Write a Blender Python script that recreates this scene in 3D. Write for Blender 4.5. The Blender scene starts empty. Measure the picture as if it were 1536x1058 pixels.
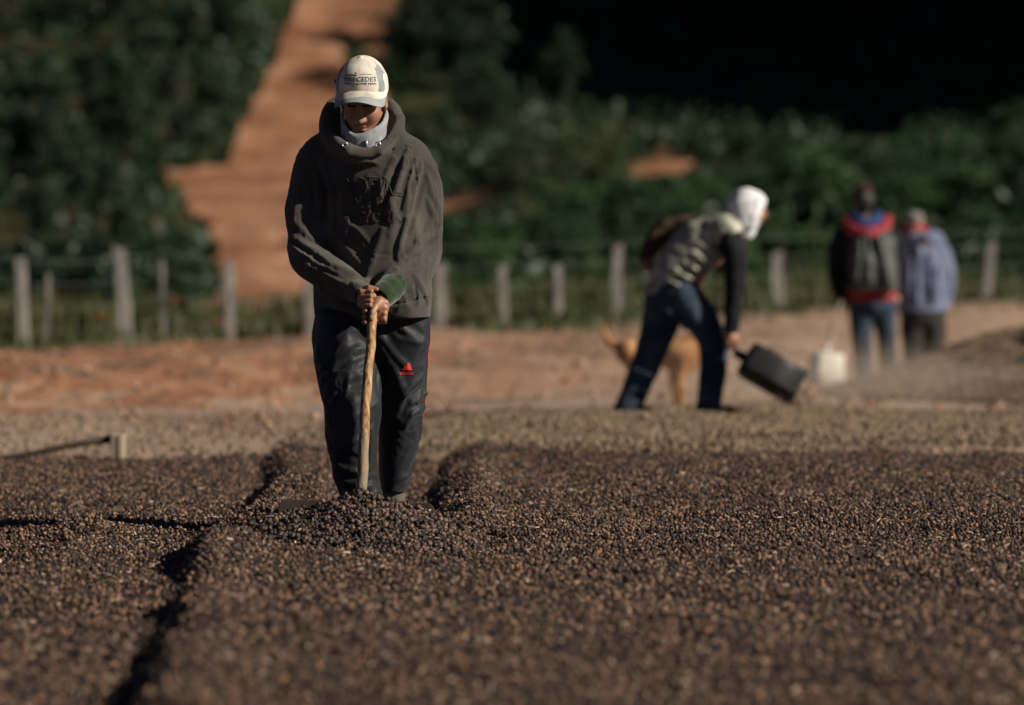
import bpy, math, random
import numpy as np
from mathutils import Vector, Matrix, Euler
R = math.radians
rng = np.random.default_rng(7)
random.seed(7)
scene = bpy.context.scene
col = scene.collection

# ------------------------------------------------------------------ camera, sky, sun, exposure
FPX, CX, HOR, CAMH = 8533.0, 768.0, 409.0, 0.92        # focal length in photo pixels, horizon row, camera height
cd = bpy.data.cameras.new('camera'); cam = bpy.data.objects.new('camera', cd); col.objects.link(cam)
cam.location = (0, 0, CAMH); cam.rotation_euler = (R(90), 0, 0)
cd.sensor_width = 36; cd.lens = 36 * FPX / 1536; cd.shift_y = -(529 - HOR) / 1536
cd.clip_start = 0.1; cd.clip_end = 5000
cd.dof.use_dof = True; cd.dof.focus_distance = 20.0; cd.dof.aperture_fstop = cd.lens / 66.0; cd.dof.aperture_blades = 0
scene.camera = cam
SUN_EL, SUN_AZ = R(28), R(110)          # azimuth clockwise from +Y (the view direction): the sun stands to the right
world = bpy.data.worlds.new('World'); scene.world = world; world.use_nodes = True
wn = world.node_tree; bg = wn.nodes['Background']
sky = wn.nodes.new('ShaderNodeTexSky'); sky.sky_type = 'NISHITA'; sky.sun_disc = False
sky.sun_elevation = SUN_EL; sky.sun_rotation = SUN_AZ; sky.dust_density = .3; sky.altitude = 2000; sky.air_density = .22
wn.links.new(sky.outputs[0], bg.inputs[0]); bg.inputs[1].default_value = 0.05
sl = bpy.data.lights.new('sun', 'SUN'); sl.energy = 5.0; sl.angle = R(0.53); sl.color = (1, 0.91, 0.77)
sun = bpy.data.objects.new('sun', sl); col.objects.link(sun)
sd = Vector((math.sin(SUN_AZ) * math.cos(SUN_EL), math.cos(SUN_AZ) * math.cos(SUN_EL), math.sin(SUN_EL)))
sun.rotation_euler = sd.to_track_quat('Z', 'Y').to_euler(); sun.location = (30, -10, 40)
scene.view_settings.view_transform = 'Standard'; scene.view_settings.look = 'None'
scene.view_settings.exposure = 0.4; scene.view_settings.gamma = 1
scene.render.engine = 'CYCLES'
scene.cycles.max_bounces = 5; scene.cycles.diffuse_bounces = 2; scene.cycles.glossy_bounces = 2
scene.cycles.transmission_bounces = 3; scene.cycles.volume_bounces = 1; scene.cycles.sample_clamp_indirect = 4

def pt(px, py, Y):
    """photo pixel at depth Y -> world point"""
    s = FPX / Y
    return np.array([(px - CX) / s, Y, CAMH - (py - HOR) / s])

# ------------------------------------------------------------------ helpers
def tag(o, label=None, cat=None, group=None, kind=None):
    if label: o['label'] = label
    if cat: o['category'] = cat
    if group: o['group'] = group
    if kind: o['kind'] = kind
    return o
def empty(name, loc, label, cat, group=None, rz=0):
    o = bpy.data.objects.new(name, None); col.objects.link(o); o.location = loc; o.rotation_euler = (0, 0, rz)
    o.empty_display_size = .1
    return tag(o, label, cat, group)
def link(name, me, parent=None, loc=None):
    o = bpy.data.objects.new(name, me); col.objects.link(o)
    if parent: o.parent = parent
    if loc is not None: o.location = loc
    return o
def mesh(name, v, f, mats, smooth=True):
    me = bpy.data.meshes.new(name)
    v = np.asarray(v, dtype=np.float32)
    if isinstance(f, np.ndarray):
        n, k = f.shape
        me.vertices.add(len(v)); me.vertices.foreach_set('co', v.ravel())
        me.loops.add(n * k); me.loops.foreach_set('vertex_index', f.astype(np.int32).ravel())
        me.polygons.add(n); me.polygons.foreach_set('loop_start', np.arange(0, n * k, k, dtype=np.int32))
        me.update(calc_edges=True)
    else:
        me.from_pydata([tuple(map(float, p)) for p in v], [], f); me.update()
    for m in (mats if isinstance(mats, (list, tuple)) else [mats]): me.materials.append(m)
    me.polygons.foreach_set('use_smooth', np.full(len(me.polygons), smooth)); me.update()
    return me
def grid_faces(n, m):
    i = np.arange((n - 1) * (m - 1)); a = (i // (m - 1)) * m + i % (m - 1)
    return np.stack([a, a + m, a + m + 1, a + 1], 1)
def tube(pts, rad, seg=10, cap=True):
    """tapered tube along points"""
    pts = np.asarray(pts, float); n = len(pts); rad = np.broadcast_to(rad, (n,))
    V = []
    for i in range(n):
        t = pts[min(i + 1, n - 1)] - pts[max(i - 1, 0)]; t /= np.linalg.norm(t)
        a = np.cross(t, [0, 1, .001] if abs(t[1]) < .9 else [1, 0, 0]); a /= np.linalg.norm(a); b = np.cross(t, a)
        for k in range(seg):
            w = 2 * math.pi * k / seg
            V.append(pts[i] + rad[i] * (math.cos(w) * a + math.sin(w) * b))
    Fq = [(i * seg + k, i * seg + (k + 1) % seg, (i + 1) * seg + (k + 1) % seg, (i + 1) * seg + k) for i in range(n - 1) for k in range(seg)]
    if cap: Fq += [tuple(range(seg))[::-1], tuple(range((n - 1) * seg, n * seg))]
    return np.array(V), Fq
def boxv(c, d, Rm=None):
    c = np.asarray(c, float); d = np.asarray(d, float) / 2
    q = np.array([[x, y, z] for z in (-1, 1) for y in (-1, 1) for x in (-1, 1)]) * d
    if Rm is not None: q = q @ np.array(Rm).T
    return q + c, [(0, 2, 3, 1), (4, 5, 7, 6), (0, 1, 5, 4), (2, 6, 7, 3), (0, 4, 6, 2), (1, 3, 7, 5)]
def bevel(o, w, seg=2):
    m = o.modifiers.new('bevel', 'BEVEL'); m.width = w; m.segments = seg; m.limit_method = 'ANGLE'; return o

_lat = rng.random((64, 64, 64)).astype(np.float32)
def vnoise(x, y, z):
    """smooth value noise 0..1 on broadcastable arrays"""
    x, y, z = np.broadcast_arrays(np.asarray(x, np.float32), np.asarray(y, np.float32), np.asarray(z, np.float32))
    xi, yi, zi = np.floor(x).astype(int), np.floor(y).astype(int), np.floor(z).astype(int)
    u, v, w = x - xi, y - yi, z - zi
    u, v, w = u * u * (3 - 2 * u), v * v * (3 - 2 * v), w * w * (3 - 2 * w)
    def L(a, b, c): return _lat[(xi + a) & 63, (yi + b) & 63, (zi + c) & 63]
    return ((L(0,0,0)*(1-u)+L(1,0,0)*u)*(1-v)+(L(0,1,0)*(1-u)+L(1,1,0)*u)*v)*(1-w) + ((L(0,0,1)*(1-u)+L(1,0,1)*u)*(1-v)+(L(0,1,1)*(1-u)+L(1,1,1)*u)*v)*w
def sstep(a, b, x):
    t = np.clip((x - a) / (b - a), 0, 1); return t * t * (3 - 2 * t)

# ------------------------------------------------------------------ materials
def mat(name, cols, scale=5.0, rough=.85, bump=None, spec=.3, sheen=0, coord='Object', detail=6, stretch=None, rnd=0, metallic=0, pos=(.35, .65)):
    """principled material: noise ramp over cols, optional bump (scale, strength, distance)"""
    m = bpy.data.materials.new(name); m.use_nodes = True; nt = m.node_tree; N = nt.nodes; L = nt.links
    b = N['Principled BSDF']; b.inputs['Roughness'].default_value = rough; b.inputs['Specular IOR Level'].default_value = spec
    b.inputs['Sheen Weight'].default_value = sheen; b.inputs['Metallic'].default_value = metallic
    src = N.new('ShaderNodeNewGeometry').outputs['Position'] if coord == 'World' else N.new('ShaderNodeTexCoord').outputs[coord]
    if stretch:
        mp = N.new('ShaderNodeMapping'); mp.inputs['Scale'].default_value = stretch; L.new(src, mp.inputs[0]); src = mp.outputs[0]
    tx = N.new('ShaderNodeTexNoise'); tx.inputs['Scale'].default_value = scale; tx.inputs['Detail'].default_value = detail; L.new(src, tx.inputs['Vector'])
    rp = N.new('ShaderNodeValToRGB'); e = rp.color_ramp.elements
    while len(e) < len(cols): e.new(.5)
    for i, c in enumerate(cols):
        e[i].position = pos[0] + (pos[1] - pos[0]) * i / max(1, len(cols) - 1); e[i].color = (*c, 1)
    fac = tx.outputs['Fac']
    if rnd:
        oi = N.new('ShaderNodeObjectInfo'); mx = N.new('ShaderNodeMix'); mx.inputs[0].default_value = rnd
        L.new(fac, mx.inputs[2]); L.new(oi.outputs['Random'], mx.inputs[3]); fac = mx.outputs[0]
    L.new(fac, rp.inputs[0]); L.new(rp.outputs[0], b.inputs['Base Color'])
    if bump:
        t2 = N.new('ShaderNodeTexNoise'); t2.inputs['Scale'].default_value = bump[0]; t2.inputs['Detail'].default_value = 4; L.new(src, t2.inputs['Vector'])
        bm = N.new('ShaderNodeBump'); bm.inputs['Strength'].default_value = bump[1]; bm.inputs['Distance'].default_value = bump[2]
        L.new(t2.outputs['Fac'], bm.inputs['Height']); L.new(bm.outputs[0], b.inputs['Normal'])
    return m
def leafmat(name, cols, trans=.25):
    m = mat(name, cols, 1.3, .55, spec=.35, rnd=.45, pos=(.25, .75)); nt = m.node_tree; N = nt.nodes; L = nt.links
    b = N['Principled BSDF']; out = N['Material Output']; tr = N.new('ShaderNodeBsdfTranslucent'); mx = N.new('ShaderNodeMixShader')
    L.new(b.inputs['Base Color'].links[0].from_socket, tr.inputs[0]); mx.inputs[0].default_value = trans
    L.new(b.outputs[0], mx.inputs[1]); L.new(tr.outputs[0], mx.inputs[2]); L.new(mx.outputs[0], out.inputs[0])
    return m

M = {}
M['yard'] = mat('yard_soil', [(.20,.135,.10), (.28,.20,.152), (.34,.26,.205)], .8, .95, (9, .6, .05), .1, coord='World', stretch=(1, .25, 1))
M['bank'] = mat('red_bank_soil', [(.16,.11,.08), (.27,.125,.068), (.34,.185,.112), (.36,.26,.19)], 1.1, .95, (5, .9, .08), .1, coord='World', detail=8, stretch=(1, .45, 1))
# the red earth of the bank gives way to dusty yard soil towards +X
nt = M['bank'].node_tree; N_ = nt.nodes; bs = N_['Principled BSDF']; cin = bs.inputs['Base Color'].links[0].from_socket
ge = N_.new('ShaderNodeNewGeometry'); sx_ = N_.new('ShaderNodeSeparateXYZ'); nt.links.new(ge.outputs['Position'], sx_.inputs[0])
nz_ = N_.new('ShaderNodeTexNoise'); nz_.inputs['Scale'].default_value = .7; nz_.inputs['Detail'].default_value = 6; nt.links.new(ge.outputs['Position'], nz_.inputs['Vector'])
ad_ = N_.new('ShaderNodeMath'); ad_.operation = 'MULTIPLY_ADD'; ad_.inputs[1].default_value = 4.; nt.links.new(nz_.outputs['Fac'], ad_.inputs[0]); nt.links.new(sx_.outputs['X'], ad_.inputs[2])
mr_ = N_.new('ShaderNodeMapRange'); mr_.inputs[1].default_value = .2; mr_.inputs[2].default_value = 3.6; mr_.inputs[4].default_value = .85; nt.links.new(ad_.outputs[0], mr_.inputs[0])
mx_n = N_.new('ShaderNodeMix'); mx_n.data_type = 'RGBA'; nt.links.new(mr_.outputs[0], mx_n.inputs[0]); nt.links.new(cin, mx_n.inputs[6]); mx_n.inputs[7].default_value = (.27, .19, .14, 1); nt.links.new(mx_n.outputs[2], bs.inputs['Base Color'])
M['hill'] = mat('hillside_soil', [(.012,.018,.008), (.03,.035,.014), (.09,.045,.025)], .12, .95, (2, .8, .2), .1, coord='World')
M['road'] = mat('dirt_road_soil', [(.20,.088,.046), (.29,.14,.08), (.36,.195,.12)], .35, .95, (2, .8, .15), .1, coord='World')
M['bedshade'] = mat('berry_gap_shade', [(.012,.008,.006), (.03,.02,.014)], 40, .95, None, .1, coord='World')  # floor coloured near black to paint the shade in the gaps between berries
M['fine'] = mat('lane_dust', [(.05,.036,.028), (.11,.08,.062)], 30, .95, (90, .8, .01), .1, coord='World')
M['berry'] = mat('dried_berry', [(.008,.0047,.004), (.017,.0098,.0078), (.040,.0245,.0185), (.095,.061,.046), (.25,.138,.085)], 30, .42, (160, .5, .003), .4, rnd=.9, pos=(.02, .99))
M['berry3'] = mat('dusty_dark_berry', [(.009,.0048,.0034), (.020,.0105,.0073), (.046,.0265,.0185), (.105,.064,.045), (.31,.165,.095)], 30, .45, (160, .5, .003), .35, rnd=.9, pos=(.02, .99))
M['berry2'] = mat('dusty_berry', [(.05,.034,.024), (.13,.09,.062), (.22,.16,.11), (.34,.25,.165)], 20, .8, None, .2, rnd=.8, pos=(.05, .95))
M['husk'] = mat('dry_husk', [(.20,.125,.085), (.36,.25,.18), (.52,.41,.32)], 30, .75, None, .3, rnd=.8, pos=(.1, .9))
M['post'] = mat('weathered_post', [(.13,.12,.115), (.24,.225,.21), (.33,.31,.28)], 6, .9, (20, .5, .02), .2, stretch=(4, 4, .5))
M['wire'] = mat('wire', [(.16,.19,.17), (.22,.24,.22)], 20, .6, None, .4, metallic=.4)
M['bark'] = mat('bark', [(.035,.025,.017), (.09,.065,.045)], 6, .95, (14, .8, .03), .15, stretch=(3, 3, .7))
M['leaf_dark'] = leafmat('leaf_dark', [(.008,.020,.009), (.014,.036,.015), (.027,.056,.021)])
M['leaf_mid'] = leafmat('leaf_mid', [(.012,.034,.010), (.020,.058,.015), (.036,.088,.022)])
M['leaf_olive'] = leafmat('leaf_olive', [(.022,.034,.012), (.036,.052,.018), (.06,.075,.028)])
M['grass'] = leafmat('grass_blades', [(.028,.05,.014), (.06,.08,.026), (.15,.125,.06)])
M['flower'] = mat('red_petals', [(.45,.06,.02), (.6,.12,.04)], 9, .6)

# ------------------------------------------------------------------ terrain
def fence_y(x): return 56 + (x + 5) * 1.39
def bank_y(x): return np.where(x < -.57, 36.3 + (x + 3.3) * 1.75, 41.1 + (x + .57) * 3.4)
def ground(x, y):
    x = np.asarray(x, float); y = np.asarray(y, float)
    z = (vnoise(x * .7, y * .35, 3.3) - .5) * .05
    z = z - .16 * sstep(28.6, 27.2, y - np.clip(x, 0, 9) * .3) * sstep(7, 9, y) * sstep(9, 7, np.abs(x))
    yb, yf = bank_y(x), fence_y(x)
    yb = np.minimum(yb, yf - 6)
    top = .2 + np.clip((x + 3) * .035, 0, .4)
    t = np.clip((y - yb) / np.maximum(yf - 3 - yb, 1), 0, 1)
    rough = (vnoise(x * 1.1, y * .3, 9.1) - .5) * .34 + (vnoise(x * 3, y * .7, 2.1) - .5) * .15 + (vnoise(x * 2.0 + y * .5, y * .8, 5.1) - .5) * .2 * sstep(1, -1.5, x)
    z = z + top * t ** .8 + rough * t * (1.15 - t) * 2.2
    z = z - 1.2 * sstep(0, 22, y - yf - 3) + 1.2 * sstep(92, 120, y)
    spur = np.clip((x + 5) * .17, 0, None) * sstep(92, 128, y)
    spur = np.where(spur > 12, 12 + (spur - 12) * .3, spur)
    hill = np.where(y > 136, (y - 136) * .165, 0) + np.where(y > 136, -2.2 * np.exp(-((y - 150) / 12) ** 2) * sstep(0, 4, x), 0)
    hill = np.minimum(hill, 75 + hill * .1)
    x0 = 15 + np.clip(165 - y, 0, 80) * .55
    ridge = (46.5 + .26 * np.clip(y - 145, -30, 80)) * sstep(0, 80, x - x0) * sstep(98, 134, y)  # unseen ridge added right of the view, shaped to shade the back slope
    big = (vnoise(x * .03 + 5, y * .03, 1.7) - .5) * 3 * sstep(130, 170, y)
    left = 20 * sstep(40, 160, -x) * sstep(120, 200, y)
    return z + np.where(y < 150, spur, spur * (1 - sstep(150, 175, y))) + hill + ridge + big + left
def ux(*segs):
    out = []
    for a, b, h in segs: out.append(np.arange(a, b, h))
    return np.concatenate(out)
gx = np.concatenate([ux((-420, -60, 12), (-60, -22, 2.5), (-22, 22, .5), (22, 60, 2.5), (60, 421, 12))])
gy = ux((-200, 0, 20), (0, 30, 2), (30, 100, .5), (100, 240, 1.2), (240, 620, 10))
# the yard / bank is finer in x near the camera
GX, GY = np.meshgrid(gx, gy, indexing='ij')
V = np.stack([GX, GY, ground(GX, GY)], -1).reshape(-1, 3)
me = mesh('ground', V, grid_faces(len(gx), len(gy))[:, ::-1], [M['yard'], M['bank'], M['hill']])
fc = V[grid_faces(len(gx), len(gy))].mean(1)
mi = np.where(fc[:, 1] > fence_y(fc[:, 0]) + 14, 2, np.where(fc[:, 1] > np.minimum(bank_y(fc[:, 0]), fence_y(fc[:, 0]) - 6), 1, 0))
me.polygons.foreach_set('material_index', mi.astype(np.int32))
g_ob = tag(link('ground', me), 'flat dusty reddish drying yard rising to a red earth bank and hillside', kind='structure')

# where a photo ray meets the hillside
def on_hill(px, py, y0=100., y1=420.):
    Y = np.linspace(y0, y1, 1200); s = FPX / Y
    z = CAMH - (py - HOR) / s
    g = ground((px - CX) / s, Y)
    k = np.argmax(g >= z)
    return np.array([(px - CX) / s[k], Y[k], g[k]])
def in_poly(x, y, P):
    c = np.zeros(x.shape, bool); j = len(P) - 1
    for i in range(len(P)):
        c ^= ((P[i][1] > y) != (P[j][1] > y)) & (x < (P[j][0] - P[i][0]) * (y - P[i][1]) / (P[j][1] - P[i][1] + 1e-9) + P[i][0]); j = i
    return c
road_px = [(470,-40), (405,110), (355,205), (335,255), (245,262), (240,285), (300,330), (312,345), (300,400), (480,400), (640,345), (960,320), (1060,235), (1000,225), (930,262), (800,285), (660,300), (560,280), (575,100), (612,-40)]
road_poly = [on_hill(*p)[:2] for p in road_px]
road_poly[8:10] = [np.array([-6.9, 136.]), np.array([-6.3, 104.]), np.array([-3.9, 104.]), np.array([-4.6, 140.])]
def on_road(x, y, grow=0):
    x = np.asarray(x, float); y = np.asarray(y, float)
    w = (vnoise(x * .5, y * .12, 4.4) - .5) * .5
    return in_poly(x + w, y, road_poly)
rx = np.arange(-16, 12, .22); ry = np.arange(103, 240, .5)
RX, RY = np.meshgrid(rx, ry, indexing='ij')
f = grid_faces(len(rx), len(ry))[:, ::-1]
zr = ground(RX, RY) + .07 + (vnoise(RX * .45 + RY * .05, RY * .6, 8.8) - .5) * (.08 + .45 * sstep(-6.4, -5.2, RX))
V = np.stack([RX, RY, zr], -1).reshape(-1, 3)
f = f[on_road(V[f].mean(1)[:, 0], V[f].mean(1)[:, 1])]
u, inv = np.unique(f, return_inverse=True)
tag(link('dirt_road', mesh('dirt_road', V[u], inv.reshape(f.shape), M['road'])), 'rutted orange dirt road climbing the wooded hillside', kind='structure')

# ------------------------------------------------------------------ the drying bed of berries
LANE = [(19.6, -.50), (30, -.50)]
def bed_edge(y):                       # left step of the main bed: x of the crest
    return np.interp(y, [11, 12.1, 13.6, 16.8, 19.0, 20.0, 22, 25, 28.5], [-.72, -.72, -.77, -.88, -.97, -.93, -.92, -.98, -1.12])
def bed(x, y, fine=True):
    x = np.asarray(x, float); y = np.asarray(y, float)
    z = .012 + (vnoise(x * 2.2 + 7, y * 1.1, .5) - .5) * .05 + (vnoise(x * 6, y * 4, 1.5) - .5) * .024 + (vnoise(x * 3.7, y * 2.6, 5.5) - .5) * .035
    e = bed_edge(y) + (vnoise(y * .9, 3., 3.) - .5) * .06 + (vnoise(y * 3.1, 1., 8.) - .5) * .03
    z = z + (vnoise(x * 4.2, y * .9, 6.6) - .5) * .075 * sstep(.0, .5, x) * sstep(20, 22.5, y)
    d = x - e
    z = z + np.where(d > 0, .05 * np.exp(-(d / .17) ** 2), .05 * np.exp(-(d / .075) ** 2)) * (.75 + .6 * vnoise(y * 1.3, 7., 2.)) - .03 * sstep(.04, -.12, d)
    # left bed: low cross ridge
    z = z + .05 * np.exp(-((y - 19.6 - .7 * (x + 1.6)) / .35) ** 2) * sstep(-1.25, -1.5, x) + .03 * np.exp(-((x + 1.46) / .10) ** 2) * sstep(22, 18.5, y) * sstep(15, 18, y)
    # pushed lane behind the blade, with windrows either side
    ln = sstep(.27, .17, np.abs(x + .50 + (y - 20) * .004)) * sstep(19.45, 19.8, y)
    z = z - .055 * ln * (1 - .3 * vnoise(x * 5, y * 2, 2.2))
    z = z + .05 * np.exp(-((x + .14) / .09) ** 2) * sstep(19.9, 20.8, y) * (.6 + .8 * vnoise(y * 1.2, 4., 4.))
    z = z + .02 * np.exp(-((x + .0) / .22) ** 2 - ((y - 19.2) / .5) ** 2)
    # heap in front of the blade
    hx, hy = x + .50, y - 19.40
    w = np.where(hx < 0, .47, .45)
    q = np.sqrt((hx / w) ** 2 + (np.where(hy < 0, hy / .72, hy / .30)) ** 2)
    z = z + .142 * np.clip(1 - q, 0, 1) ** 1.12 * sstep(0, .25, 1.05 - q) * (.93 + .2 * vnoise(x * 7, y * 7, 6.))
    z = z - .045 * np.exp(-((q - 1.08) / .28) ** 2) * sstep(.45, .1, hy)
    return z
def far_edge(x): return 27.6 + (vnoise(x * .8, 2., 2.) - .5) * 1.0 + np.clip(x, 0, 9) * .35
bx = np.arange(-4.2, 4.2, .03); by = ux((10.2, 18.6, .06), (18.6, 20.8, .03), (20.8, 30, .08))
BX, BY = np.meshgrid(bx, by, indexing='ij')
BZ = bed(BX, BY) - .008
BZ -= .12 * sstep(-.3, .5, BY - far_edge(BX))
V = np.stack([BX, BY, BZ], -1).reshape(-1, 3)
me = mesh('berry_bed', V, grid_faces(len(bx), len(by))[:, ::-1], [M['bedshade'], M['fine']])
fc = V[grid_faces(len(bx), len(by))].mean(1)
me.polygons.foreach_set('material_index', ((np.abs(fc[:, 0] + .5) < .22) & (fc[:, 1] > 19.8)).astype(np.int32))
tag(link('berry_bed_floor', me), 'floor under the drying berries with gap shade painted dark, and lane dust', kind='structure')

def scatter(name, P, rot, scl, material, label, sub=2, rough=.07):
    """point mesh + geometry nodes: one lumpy seed shape on every point"""
    me = bpy.data.meshes.new(name); n = len(P)
    me.vertices.add(n); me.vertices.foreach_set('co', P.astype(np.float32).ravel())
    for nm, a in (('rot', rot), ('scl', scl)):
        at = me.attributes.new(nm, 'FLOAT_VECTOR', 'POINT'); at.data.foreach_set('vector', a.astype(np.float32).ravel())
    me.materials.append(material); me.update()
    o = link(name, me); tag(o, label, kind='stuff')
    ng = bpy.data.node_groups.new(name, 'GeometryNodeTree')
    ng.interface.new_socket('Geometry', in_out='INPUT', socket_type='NodeSocketGeometry'); ng.interface.new_socket('Geometry', in_out='OUTPUT', socket_type='NodeSocketGeometry')
    N = ng.nodes; L = ng.links; gi = N.new('NodeGroupInput'); go = N.new('NodeGroupOutput')
    ico = N.new('GeometryNodeMeshIcoSphere'); ico.inputs['Radius'].default_value = 1; ico.inputs['Subdivisions'].default_value = sub
    nz = N.new('ShaderNodeTexNoise'); nz.inputs['Scale'].default_value = 1.1
    nrm = N.new('GeometryNodeInputNormal'); sc1 = N.new('ShaderNodeMath'); sc1.operation = 'MULTIPLY_ADD'; sc1.inputs[1].default_value = rough * 4; sc1.inputs[2].default_value = -rough * 2
    vs = N.new('ShaderNodeVectorMath'); vs.operation = 'SCALE'
    L.new(nz.outputs['Fac'], sc1.inputs[0]); L.new(nrm.outputs[0], vs.inputs[0]); L.new(sc1.outputs[0], vs.inputs['Scale'])
    sp = N.new('GeometryNodeSetPosition'); L.new(ico.outputs[0], sp.inputs[0]); L.new(vs.outputs[0], sp.inputs['Offset'])
    ss = N.new('GeometryNodeSetShadeSmooth'); L.new(sp.outputs[0], ss.inputs[0])
    sm = N.new('GeometryNodeSetMaterial'); sm.inputs['Material'].default_value = material; L.new(ss.outputs[0], sm.inputs[0])
    ip = N.new('GeometryNodeInstanceOnPoints'); L.new(gi.outputs[0], ip.inputs['Points']); L.new(sm.outputs[0], ip.inputs['Instance'])
    for nm, sk in (('rot', 'Rotation'), ('scl', 'Scale')):
        na = N.new('GeometryNodeInputNamedAttribute'); na.data_type = 'FLOAT_VECTOR'; na.inputs[0].default_value = nm
        L.new(na.outputs[0], ip.inputs[sk])
    L.new(ip.outputs[0], go.inputs[0])
    md = o.modifiers.new('scatter', 'NODES'); md.node_group = ng
    return o
def hexpts(x0f, y0, y1, pitch, jit=.35):
    """jittered hexagonal points inside a widening strip |x| < x0f(y)"""
    ys = np.arange(y0, y1, pitch * .87); out = []
    for k, yy in enumerate(ys):
        w = x0f(yy); xs = np.arange(-w, w, pitch) + (pitch / 2 if k & 1 else 0)
        out.append(np.stack([xs, np.full_like(xs, yy)], 1))
    p = np.concatenate(out); return p + (rng.random(p.shape) - .5) * pitch * 2 * jit
view_w = lambda y: .09 * y * 1.08 + .5
PIT = .0143
p = hexpts(view_w, 11.3, 29.2, PIT)
p = p[p[:, 1] < far_edge(p[:, 0]) + np.where(p[:, 0] < .3, rng.exponential(.45, len(p)) - .2, rng.normal(0, .12, len(p)))]
lane = (np.abs(p[:, 0] + .5) < .2 + .05 * rng.random(len(p))) & (p[:, 1] > 19.9)
p = p[~(lane & (rng.random(len(p)) < .45))]
n = len(p); r = .0068 * (.62 + .62 * rng.random(n))
z = bed(p[:, 0], p[:, 1]) + (rng.random(n) - .45) * .013
P = np.column_stack([p, z]); rot = rng.random((n, 3)) * 6.28; scl = np.stack([r * 1.12, r * .98, r * .9], 1)
# a loose second layer lying on top
k = rng.random(n) < .16
P2 = P[k] + np.column_stack([rng.normal(0, .006, (k.sum(), 2)), .007 + .006 * rng.random(k.sum())])
P = np.concatenate([P, P2]); scl = np.concatenate([scl, scl[k]]); rot = np.concatenate([rot, rng.random((k.sum(), 3)) * 6.28])
heap = (((P[:, 0] + .50) / .44) ** 2 + ((P[:, 1] - 19.4) / .66) ** 2 < .8 + .35 * rng.random(len(P))) & (P[:, 1] < 19.75)
scatter('heaped_berries', P[heap], rot[heap], scl[heap] * 1.25, M['berry'], 'dark dried coffee berries heaped up in front of the push board')
P, rot, scl = P[~heap], rot[~heap], scl[~heap]
scatter('berries', P, rot, scl, M['berry3'], 'dark dried coffee berries spread thick over the drying yard')
# husks, straws and pale beans
n = 12000; y = 11.3 + 16.5 * rng.random(n) ** .8; x = (rng.random(n) * 2 - 1) * view_w(y)
k = y < far_edge(x); x, y = x[k], y[k]; n = len(x)
L_ = .005 + .015 * rng.random(n) ** 3
scatter('husks', np.column_stack([x, y, bed(x, y) + .010 + .006 * rng.random(n)]), np.column_stack([rng.normal(0, .35, n), rng.normal(0, .35, n), rng.random(n) * 6.28]),
        np.stack([L_, 0.0028 + .005 * rng.random(n) ** 3, .0018 + .0012 * rng.random(n)], 1), M['husk'], 'pale husks and straws lying among the dark berries', sub=1)

# middle bed, lighter and dustier, and the big heap at the right
def midbed(x, y, part=0):
    e = sstep(29.0, 29.8, y - np.clip(x, 0, 9) * .42 + (vnoise(x * 1.7, 1., 3.) - .5) * .5) * sstep(-1.3, .1, x + (vnoise(y * .4, 2., 5.) - .5) * .8) * sstep(37.5, 35.5, y - .4 * np.clip(x, 0, 9) + (vnoise(x * 1.1, 4., 2.) - .5) * 2)
    z = .02 + .022 * e * (.5 + vnoise(x * 1.6, y * .8, 3.)) - .02 * (1 - e)  + .06 * e * np.clip(vnoise(x * 2.4, y * 1.3, 8.) - .5, 0, 1) - .02
    hx = x - 4.4; hy = y - 43.5
    hp = .62 * np.clip(1 - np.sqrt((np.where(hx < 0, hx / 2.1, hx / 3.5)) ** 2 + (hy / 4.2) ** 2), 0, 1) * (.7 + .4 * vnoise(x * 2, y * 1.2, 5.) + .22 * vnoise(x * 6, y * 3, 2.)) - .02
    return z if part == 1 else hp if part == 2 else np.maximum(z, hp)
M['midsoil'] = mat('dusty_berry_bed', [(.04,.027,.019), (.11,.078,.055), (.18,.13,.09)], 4.5, .95, (40, .9, .03), .1, coord='World')
for part, nm, lb, xr, yr in ((1, 'spread_berry_bed', 'lighter dusty berry bed spread behind the worker', (-3, 8.4), (28.6, 42)), (2, 'berry_heap', 'tall brown berry heap at the edge of the yard', (2, 8.4), (39, 48.2))):
    mx_ = np.arange(*xr, .06); my_ = np.arange(*yr, .1)
    MX, MY = np.meshgrid(mx_, my_, indexing='ij'); hh = midbed(MX, MY, part)
    V = np.stack([MX, MY, np.where(hh > -.012, hh + ground(MX, MY) + .01, -.4)], -1).reshape(-1, 3)
    tag(link(nm, mesh(nm, V, grid_faces(len(mx_), len(my_))[:, ::-1], M['midsoil'])), lb, kind='stuff')
p = hexpts(lambda y: .09 * y * 1.08 + .7, 29, 48, .05, .45); h = midbed(p[:, 0], p[:, 1]); k = h > rng.random(len(h)) * .03 - .018
k |= (rng.random(len(h)) < .10) & (p[:, 1] < 36)
p, h = p[k], h[k]; n = len(p)
r = .011 * (.7 + .7 * rng.random(n))
scatter('dusty_berries', np.column_stack([p, np.maximum(h, -.01) + ground(p[:, 0], p[:, 1]) + .014]), rng.random((n, 3)) * 6.28, np.stack([r * 1.2, r, r], 1), M['berry2'], 'dusty half dried berries over the bed and heap behind the worker', sub=1)
# clods on yard and bank
n = 2600; y = 33 + 24 * rng.random(n); x = (rng.random(n) * 2 - 1) * .1 * y
r = .006 + .03 * rng.random(n) ** 6
M['clod'] = mat('earth_clod', [(.13,.07,.045), (.26,.15,.1), (.34,.24,.18)], 4, .95, None, .1, rnd=.7)
scatter('clods', np.column_stack([x, y, ground(x, y) + r * .3]), rng.random((n, 3)) * 6.28, np.stack([r * 1.3, r, r * .8], 1), M['clod'], 'loose earth clods scattered over the yard and red bank', sub=1, rough=.3)

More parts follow.
